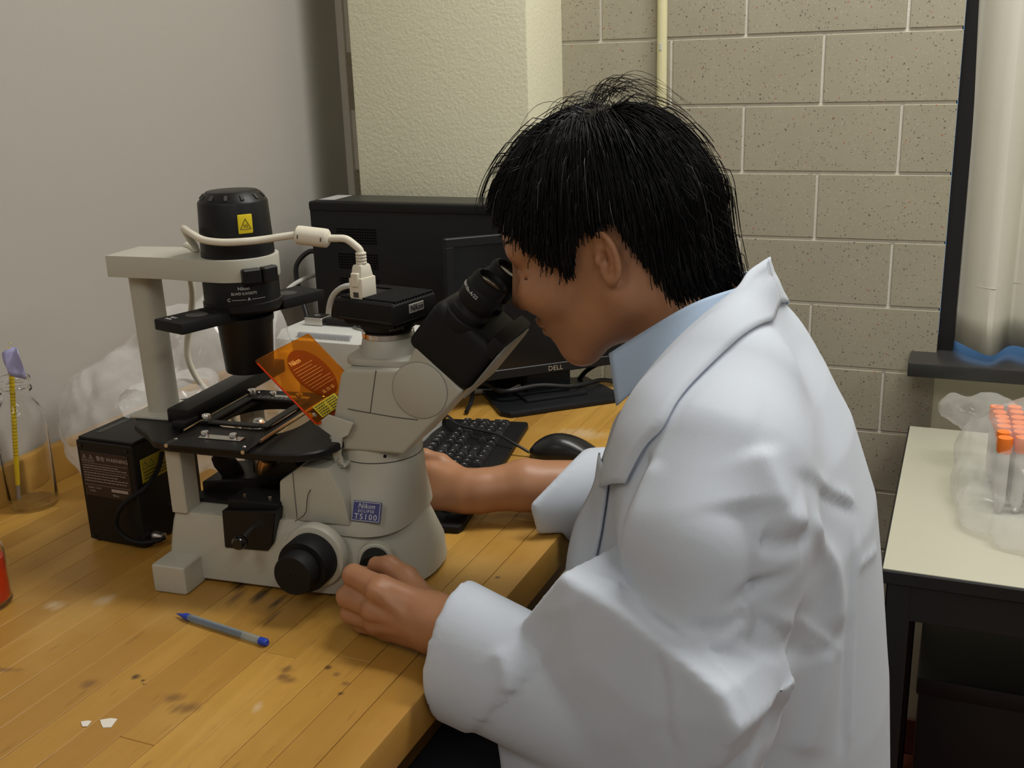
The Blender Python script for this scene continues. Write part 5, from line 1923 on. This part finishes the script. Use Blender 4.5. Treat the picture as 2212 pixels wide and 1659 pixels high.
# folds of the coat: (kind, height, width, line on the cloth)
FOLDS = [
    ('ridge', 0.003, 0.006, [(-0.1976, 0.7989, 0.9472), (-0.1749, 0.8004, 0.9429), (-0.1567, 0.806, 0.9468), (-0.1381, 0.8179, 0.96)]),
    ('valley', 0.006, 0.012, [(-0.1868, 0.8002, 0.9529), (-0.1659, 0.8028, 0.9537), (-0.15, 0.8097, 0.9591), (-0.1395, 0.8176, 0.9686)]),
    ('ridge', 0.0028, 0.004, [(-0.3015, 0.8462, 0.9729), (-0.2757, 0.8351, 0.9686), (-0.242, 0.8227, 0.9632), (-0.2078, 0.8036, 0.9577), (-0.1824, 0.7989, 0.9431), (-0.1563, 0.7883, 0.9298), (-0.139, 0.7797, 0.9178), (-0.128, 0.7723, 0.8988)]),
    ('valley', 0.011, 0.026, [(-0.151, 0.8424, 1.0615), (-0.1424, 0.8273, 1.0377), (-0.1377, 0.8208, 1.0121), (-0.1304, 0.826, 0.9724)]),
    ('ridge', 0.01, 0.018, [(-0.1515, 0.8759, 1.097), (-0.1346, 0.8636, 1.0679), (-0.1194, 0.8595, 1.0407), (-0.1055, 0.8876, 1.0257)]),
    ('valley', 0.009, 0.012, [(-0.1334, 0.8313, 1.031), (-0.1169, 0.8478, 1.0233), (-0.1046, 0.8836, 1.0167)]),
    ('ridge', 0.008, 0.014, [(-0.106, 0.8898, 1.029), (-0.0958, 0.9602, 0.9632), (-0.0844, 0.9681, 0.9129), (-0.085, 0.9602, 0.8774)]),
    ('valley', 0.012, 0.018, [(-0.1344, 0.8224, 0.9949), (-0.1282, 0.8278, 0.9545), (-0.1352, 0.8181, 0.9277)]),
    ('valley', 0.008, 0.018, [(-0.1252, 0.8252, 0.8296), (-0.12, 0.8317, 0.8547), (-0.1064, 0.8261, 0.8978), (-0.1099, 0.9035, 0.894), (-0.1091, 0.8679, 0.9503)]),
    ('ridge', 0.006, 0.016, [(-0.1047, 0.9216, 0.7643), (-0.0937, 0.9369, 0.8085), (-0.0889, 0.9497, 0.8525), (-0.0903, 0.9514, 0.8762)]),
    ('ridge', 0.003, 0.005, [(-0.076, 1.0289, 0.9699), (-0.0693, 0.9884, 0.865), (-0.0645, 0.9666, 0.7438)]),
    ('valley', 0.003, 0.006, [(-0.0797, 1.0134, 0.9711), (-0.0738, 0.9796, 0.869), (-0.0692, 0.9589, 0.7478)]),
    ('valley', 0.0045, 0.008, [(-0.1194, 0.8894, 1.0684), (-0.102, 0.9696, 1.0205), (-0.0774, 1.0385, 0.9781)]),
    ('ridge', 0.0045, 0.008, [(-0.1219, 0.8912, 1.0747), (-0.1027, 0.9719, 1.0278), (-0.0784, 1.0456, 0.984)]),
    ('ridge', 0.0035, 0.006, [(-0.1303, 0.8259, 0.969), (-0.1142, 0.8519, 0.9434), (-0.0956, 0.9434, 0.8746)]),
    ('valley', 0.0045, 0.007, [(-0.13, 0.8257, 0.9614), (-0.1143, 0.855, 0.9327), (-0.0987, 0.9378, 0.8663)]),
    ('ridge', 0.003, 0.005, [(-0.1174, 0.844, 0.9567), (-0.1068, 0.9204, 0.9093), (-0.0766, 0.9707, 0.8582)]),
    ('ridge', 0.0028, 0.005, [(-0.0717, 1.0082, 0.9326), (-0.0638, 1.0435, 0.9275), (-0.0591, 1.0906, 0.9172)]),
    ('valley', 0.007, 0.008, [(-0.2432, 0.8768, 1.0844), (-0.2536, 0.8647, 1.0546), (-0.2656, 0.8557, 1.0073), (-0.2787, 0.8442, 0.9692)]),
    ('ridge', 0.005, 0.01, [(-0.2313, 0.8645, 1.0814), (-0.24, 0.8513, 1.0571), (-0.2488, 0.8344, 1.019), (-0.2706, 0.8531, 0.9686)]),
    ('ridge', 0.0022, 0.006, [(-0.3326, 0.8295, 0.9249), (-0.2952, 0.8149, 0.9532), (-0.2717, 0.8228, 0.967)]),
    ('ridge', 0.0022, 0.008, [(-0.3504, 0.8092, 0.8302), (-0.3211, 0.8217, 0.8977), (-0.2904, 0.8139, 0.9591)]),
    ('valley', 0.0018, 0.008, [(-0.2099, 0.7824, 0.9415), (-0.1996, 0.7747, 0.9041), (-0.1944, 0.7723, 0.8528)]),
    ('ridge', 0.0016, 0.006, [(-0.2046, 0.7845, 0.9458), (-0.1932, 0.7729, 0.9066), (-0.1879, 0.7703, 0.8557)]),
    ('ridge', 0.0045, 0.01, [(-0.3781, 0.8235, 0.8855), (-0.3661, 0.8165, 0.8721), (-0.359, 0.8087, 0.8485)]),
    ('ridge', 0.003, 0.03, [(-0.2176, 0.8982, 1.1213), (-0.1812, 0.883, 1.1168), (-0.1497, 0.8859, 1.1064)]),
]

# ------------------------------------------------------------------ person: skin
def skin_material():
    m, nt, b, N, L = new_nodes('skin')
    g = N('NewGeometry')
    n = N('TexNoise')
    n.inputs['Scale'].default_value = 28
    n.inputs['Detail'].default_value = 5
    L(g.outputs['Position'], n.inputs['Vector'])
    n2 = N('TexNoise')
    n2.inputs['Scale'].default_value = 420
    L(g.outputs['Position'], n2.inputs['Vector'])
    L(mixc(N, L, n.outputs['Fac'], (0.33, 0.150, 0.070), (0.44, 0.215, 0.112)), b.inputs['Base Color'])
    b.inputs['Roughness'].default_value = 0.46
    b.inputs['Subsurface Weight'].default_value = 0.18
    b.inputs['Subsurface Radius'].default_value = (0.010, 0.004, 0.002)
    b.inputs['Subsurface Scale'].default_value = 0.4
    bp = N('Bump')
    bp.inputs['Strength'].default_value = 0.12
    bp.inputs['Distance'].default_value = 0.0006
    L(n2.outputs['Fac'], bp.inputs['Height'])
    L(bp.outputs['Normal'], b.inputs['Normal'])
    return m


M_skin = skin_material()
hv, hf = polygonise(head_fn, (-.13, -.125, -.135), (.16, .125, .165), .0026)
hv = to_world(hv)
bv_, bf_ = polygonise(body_fn, (-.70, .72, 0.0), (.02, 1.48, 1.26), .011)
lv, lf = polygonise(hand_left, (-.63, .83, .815), (-.27, .965, .925), .0021)
rv, rf = polygonise(hand_right, (-.72, 1.14, .79), (-.36, 1.40, .925), .0026)
rv[:, 2] += .006
person = np_mesh('person', [(hv, hf), (bv_, bf_), (lv, lf), (rv, rf)], M_skin)
tag(person, 'dark-haired person in a white lab coat bent over the microscope eyepieces', 'person')

# trousers and shoes
M_trouser = mat('dark_trousers', (0.012, 0.013, 0.022), 0.85)
tv, tf = polygonise(lambda P: smax(body_fn(P) - .010, smax(P[2] - .70, .085 - P[2], .004), .004), (-.72, .80, .06), (.02, 1.42, .74), .011)
np_mesh('trousers', [(tv, tf)], M_trouser, person)
sv, sf = polygonise(lambda P: smax(body_fn(P) - .006, P[2] - .092, .004), (-.72, .80, -.02), (-.38, 1.42, .12), .009)
sv[:, 2] = np.maximum(sv[:, 2], 0.0005)
np_mesh('shoes', [(sv, sf)], mat('black_shoes', (0.015, 0.013, 0.012), 0.4), person)

# stool the person sits on
stl = thing('laboratory_stool', 'black round laboratory stool under the seated person', 'stool', (-.17, 1.10, 0))
MB().lathe([(0, .415), (.155, .415), (.168, .425), (.170, .455), (.160, .470), (.05, .472), (0, .472)], 40).build('seat', M_rubber, stl)
MB().lathe([(.022, .05), (.022, .416)], 20).build('post', M_steel, stl)
for k in range(5):
    a = 2 * PI * k / 5 + .3
    MB().tube([(.02 * math.cos(a), .02 * math.sin(a), .06), (.24 * math.cos(a), .24 * math.sin(a), .022)], [.016, .011], 10).build('leg', M_steelb, stl)

# ------------------------------------------------------------------ hair
M_hair = mat('black_hair', (0.0038, 0.0036, 0.0040), 0.45, spec=0.24)


def cap_fn(P):
    d = scalp_fn(P) - .0075
    a = in_poly(np.broadcast_to(P[0], d.shape), np.broadcast_to(P[2], d.shape), HAIRLINE)
    return np.where(a, d, np.maximum(d, .004))


cv, cf_ = polygonise(cap_fn, (-.135, -.115, -.10), (.14, .115, .17), .0035)
cv = to_world(cv)

NS, NSTEP, DS = 8000, 15, .0068


def grad(fn, p, e=.0008):
    g = np.zeros_like(p)
    for i in range(3):
        q = p.copy()
        q[:, i] += e
        r = p.copy()
        r[:, i] -= e
        g[:, i] = fn((q[:, 0], q[:, 1], q[:, 2])) - fn((r[:, 0], r[:, 1], r[:, 2]))
    return g / (np.linalg.norm(g, axis=1, keepdims=True) + 1e-9)


def grow_strands(n, seed, lift=1.0, over=.012):
    r = np.random.default_rng(seed)
    d = r.normal(size=(n * 3, 3))
    d /= np.linalg.norm(d, axis=1, keepdims=True)
    p = d * np.array((.112, .086, .115)) + np.array((.006, 0, .03))
    for _ in range(3):
        s = scalp_fn((p[:, 0], p[:, 1], p[:, 2]))
        p = p - grad(scalp_fn, p) * s[:, None]
    ok = in_poly(p[:, 0], p[:, 2], HAIRLINE)
    p = p[ok][:n]
    n = len(p)
    W = np.array((-.030, .012, .143))
    down = -np.array((HF[2], HL[2], HU[2]))
    pts = [p.copy()]
    alive = np.ones(n, bool)
    outd = np.zeros(n)
    maxo = r.uniform(-.002, over, n) + .006 * np.sin(p[:, 0] * 210 + 3 * np.sin(p[:, 1] * 60)) 
    length = r.uniform(.45, 1.0, n) * NSTEP * DS
    wob = r.normal(size=(n, 3)) * .25
    off0 = r.uniform(.004, .0125, n) * lift
    run = np.zeros(n)
    for k in range(NSTEP):
        g = grad(scalp_fn, p)
        away = p - W
        dist = np.linalg.norm(away, axis=1, keepdims=True)
        away = away / (dist + 1e-6)
        swirl = np.cross(g, away) * np.clip(.055 / (dist + .01), 0, 1) * .35
        front = np.clip((p[:, 0:1] - .02) / .06, 0, 1)
        dirn = away * .8 + down * (.35 + .6 * np.clip(dist / .12, 0, 1)) + np.array((.30, 0, 0)) * front * .4 + swirl + wob * .35
        dirn -= g * np.sum(dirn * g, axis=1, keepdims=True) * (.97 if k < NSTEP * .6 else .75)
        dirn /= np.linalg.norm(dirn, axis=1, keepdims=True) + 1e-9
        p2 = p + dirn * DS
        s = scalp_fn((p2[:, 0], p2[:, 1], p2[:, 2]))
        want = off0 * np.clip((k + 1) / 3, 0, 1) + .004 * np.clip(1 - np.abs(p2[:, 2] - .12) / .05, 0, 1)
        corr = (s - want)
        corr = np.where(corr > 0, corr * .35, corr)
        p2 = p2 - grad(scalp_fn, p2) * corr[:, None]
        run += DS
        ins = in_poly(p2[:, 0], p2[:, 2], HAIRLINE)
        outd += np.where(ins, 0, DS)
        alive &= (outd <= np.maximum(maxo, 0)) & (run < length)
        p = np.where(alive[:, None], p2, p)
        pts.append(p.copy())
    return np.stack(pts, 1)


def strand_mesh(S, rad):
    n, m, _ = S.shape
    T = np.gradient(S, axis=1)
    T /= np.linalg.norm(T, axis=2, keepdims=True) + 1e-9
    ref = np.array((.31, .52, .80))
    A = np.cross(T, ref)
    A /= np.linalg.norm(A, axis=2, keepdims=True) + 1e-9
    B = np.cross(T, A)
    w = rad * (1 - .75 * np.linspace(0, 1, m) ** 2)[None, :, None]
    V = np.stack([S + A * w, S + (-.5 * A + .866 * B) * w, S + (-.5 * A - .866 * B) * w], 2)    # n,m,3,3
    idx = np.arange(n * m * 3).reshape(n, m, 3)
    mv = np.linalg.norm(S[:, 1:] - S[:, :-1], axis=2) > 1e-5
    q = []
    for j in range(3):
        j2 = (j + 1) % 3
        q.append(np.stack([idx[:, :-1, j], idx[:, :-1, j2], idx[:, 1:, j2], idx[:, 1:, j]], 2)[mv])
    return V.reshape(-1, 3), np.concatenate(q)


S = grow_strands(NS, 5)
S2 = grow_strands(900, 8, lift=1.9, over=.018)
S4 = grow_strands(5000, 17, lift=1.15, over=.0)
S4 = S4[np.linalg.norm(S4[:, 0] - np.array((-.030, .012, .143)), axis=1) < .045]
hm1 = strand_mesh(to_world(S.reshape(-1, 3)).reshape(S.shape), .00085)
hm2 = strand_mesh(to_world(S2.reshape(-1, 3)).reshape(S2.shape), .00055)
# loose arching hairs at the whorl
arcs = []
for k in range(70):
    a = rng.uniform(-.9, 1.2)
    f0 = -.030 + rng.normal() * .014
    l0 = .012 + rng.normal() * .020
    u0 = .148
    ln = rng.uniform(.045, .085)
    h = rng.uniform(.010, .030)
    sgn_ = -1 if rng.uniform() < .68 else 1
    t = np.linspace(0, 1, NSTEP + 1)
    arcs.append(np.stack([f0 + sgn_ * ln * t, l0 + math.sin(a) * ln * .6 * t, u0 + 4 * h * t * (1 - t) - .045 * t ** 2], 1))
arcs = np.stack(arcs)
hm4 = strand_mesh(to_world(S4.reshape(-1, 3)).reshape(S4.shape), .0008)
hm3 = strand_mesh(to_world(arcs.reshape(-1, 3)).reshape(arcs.shape), .00035)
hair = np_mesh('hair', [(cv, cf_), hm1, hm2, hm3, hm4], M_hair, person)
lab(hair, 'short tousled black hair')
# eyebrows
br_ = []
for k in range(150):
    s_ = rng.uniform(0, 1)
    sd_ = -1 if k % 2 else 1
    p0 = np.array((.108 - .018 * s_ ** 2, sd_ * (.016 + .034 * s_), .042 + rng.normal() * .0022 + .004 * math.sin(2.6 * s_)))
    br_.append(p0)
br_ = np.stack(br_)
for _ in range(2):
    br_ = br_ - grad(head_fn, br_) * (np.asarray(head_fn((br_[:, 0], br_[:, 1], br_[:, 2]))) - .0006)[:, None]
br_ = br_[:, None, :] + np.linspace(0, 1, 5)[None, :, None] * np.stack([np.full(len(br_), -.004), np.sign(br_[:, 1]) * .008, np.full(len(br_), .0015)], 1)[:, None, :]
np_mesh('eyebrows', [strand_mesh(to_world(br_.reshape(-1, 3)).reshape(br_.shape), .0004)], M_hair, person)
Sg = grow_strands(60, 99, lift=1.75, over=.002)
hg = strand_mesh(to_world(Sg.reshape(-1, 3)).reshape(Sg.shape), .00045)
np_mesh('grey_hairs', [hg], mat('grey_hair', (0.07, 0.07, 0.07), 0.4), hair)

# ------------------------------------------------------------------ lab coat
M_coat = mat('white_coat_cloth', (0.53, 0.585, 0.67), 0.75, bump=0.12, bscale=1500, sheen=0.1)


def fold_cloth(v, f, folds):
    n = vnormals(v, f)
    disp = np.zeros(len(v))
    for kind, amp, w, pts in folds:
        P = np.array([tuple(q) for q in smooth_path(pts, 5)])
        lo, hi = P.min(0) - 3 * w, P.max(0) + 3 * w
        sel = np.where(np.all((v > lo) & (v < hi), axis=1))[0]
        if not len(sel):
            continue
        d, t = polyline_dist(v[sel], P)
        fade = np.clip(t / .14, 0, 1) * np.clip((1 - t) / .14, 0, 1)
        fade = fade * fade * (3 - 2 * fade)
        disp[sel] += (amp if kind == 'ridge' else -amp) * np.exp(-(d / w) ** 1.45) * (.12 + .88 * fade)
    disp += (noise_field(v, 16, 41) - .62) * .0022
    return v + n * disp[:, None]


kv, kf = polygonise(coat_fn, (-.50, .70, .39), (.01, 1.47, 1.225), .0048)
kv = fold_cloth(kv, kf, FOLDS)
coat = np_mesh('lab_coat', [(kv, kf)], M_coat, person)
lab(coat, 'loose white lab coat with turned-up cuffs')


def lift(p, off, fn=coat_fn, steps=4):
    """move points to the given distance from the cloth surface"""
    p = np.array(p, float)
    for _ in range(steps):
        s = np.asarray(fn((p[:, 0], p[:, 1], p[:, 2])), float)
        p = p - grad(fn, p) * ((s - off) * .8)[:, None]
    return p


def strip(name, inner, outer, m, parent, na=46, nc=9, offs=(.010, .004), puff=.004, free_in=0.0, thick=.0022, stick=1.0):
    A = np.array([tuple(q) for q in smooth_path(inner, 12)])
    B = np.array([tuple(q) for q in smooth_path(outer, 12)])

    def resample(P, k):
        L = np.concatenate([[0], np.cumsum(np.linalg.norm(np.diff(P, axis=0), axis=1))])
        return np.stack([np.interp(np.linspace(0, L[-1], k), L, P[:, i]) for i in range(3)], 1)
    A, B = resample(A, na), resample(B, na)
    rows_ = []
    for j in range(nc):
        t = j / (nc - 1)
        raw = A * (1 - t) + B * t
        if stick:
            dr = lift(raw, offs[0] * (1 - t) + offs[1] * t + puff * math.sin(PI * t))
            k = np.clip(t / max(free_in, 1e-6), 0, 1) if free_in else 1.0
            raw = raw * (1 - k * stick) + dr * (k * stick)
        rows_.append(raw)
    V = np.stack(rows_, 1)
    idx = np.arange(na * nc).reshape(na, nc)
    q = np.stack([idx[:-1, :-1], idx[:-1, 1:], idx[1:, 1:], idx[1:, :-1]], 2).reshape(-1, 4)
    ob = np_mesh(name, [(V.reshape(-1, 3), q)], m, parent)
    md_ = ob.modifiers.new('thickness', 'SOLIDIFY')
    md_.thickness = thick
    md_.offset = 0
    return ob


def mir(pts):
    return [(x + .174 * (1.102 - y), 2.204 - y, z) for x, y, z in pts]


inn = [(-.184, 1.104, 1.216), (-.188, 1.085, 1.2145), (-.196, 1.064, 1.209), (-.2020, 1.040, 1.1976), (-.2222, 1.014, 1.1806), (-.2448, .992, 1.1589), (-.2687, .977, 1.1303), (-.2935, .977, 1.0938), (-.314, .974, 1.046), (-.334, .988, .990)]
out_ = [(-.150, 1.104, 1.178), (-.155, 1.060, 1.174), (-.168, 1.025, 1.170), (-.182, .988, 1.162), (-.199, .952, 1.150), (-.221, .906, 1.125), (-.231, .882, 1.102), (-.247, .877, 1.084), (-.262, .872, 1.048)]
col1 = strip('collar', inn, out_, M_coat, coat, offs=(.004, .0035), puff=.003, free_in=.3)
col2 = strip('collar', mir(inn), mir(out_), M_coat, coat, offs=(.004, .0035), puff=.003, free_in=.3)
# stand of the collar inside the neck
strip('collar_stand', inn[:6], [(x + .008, 1.102 + (y - 1.102) * .95, z - .030) for x, y, z in inn[:6]], M_coat, coat, stick=0, thick=.002)
strip('collar_stand', mir(inn[:6]), [(x + .008, 1.102 + (y - 1.102) * .95, z - .030) for x, y, z in mir(inn[:6])], M_coat, coat, stick=0, thick=.002)
# front facing with its buttonhole edge
strip('front_facing', [(-.318, .985, 1.030), (-.336, .992, .985), (-.352, .994, .930), (-.362, .990, .870), (-.366, .985, .80)], [(-.290, .940, 1.030), (-.310, .945, .980), (-.325, .945, .930), (-.338, .945, .870), (-.345, .945, .80)], M_coat, coat, offs=(.006, .003), puff=.002)

# light blue shirt
M_shirt = mat('light_blue_shirt', (0.40, 0.52, 0.69), 0.7, bump=0.08, bscale=1500)
shv, shf = polygonise(lambda P: smax(smax(body_fn(P) - .007, P[2] - 1.150 - .5 * (P[0] + .26), .004), .93 - P[2], .004), (-.36, .93, .92), (-.19, 1.28, 1.24), .006)
shirt = np_mesh('shirt', [(shv, shf)], M_shirt, person)
st = [(-.180, 1.104, 1.196), (-.2058, 1.056, 1.1935), (-.2411, 1.0255, 1.1828), (-.2871, 1.0220, 1.1538), (-.3275, 1.0220, 1.1257)]
sb = [(-.176, 1.104, 1.170), (-.200, 1.046, 1.1740), (-.2320, 1.006, 1.1560), (-.2680, .988, 1.1220), (-.3129, 1.000, 1.0780)]
strip('shirt_collar', st, sb, M_shirt, shirt, stick=0, thick=.002, na=30)
strip('shirt_collar', mir(st), mir(sb), M_shirt, shirt, stick=0, thick=.002, na=30)
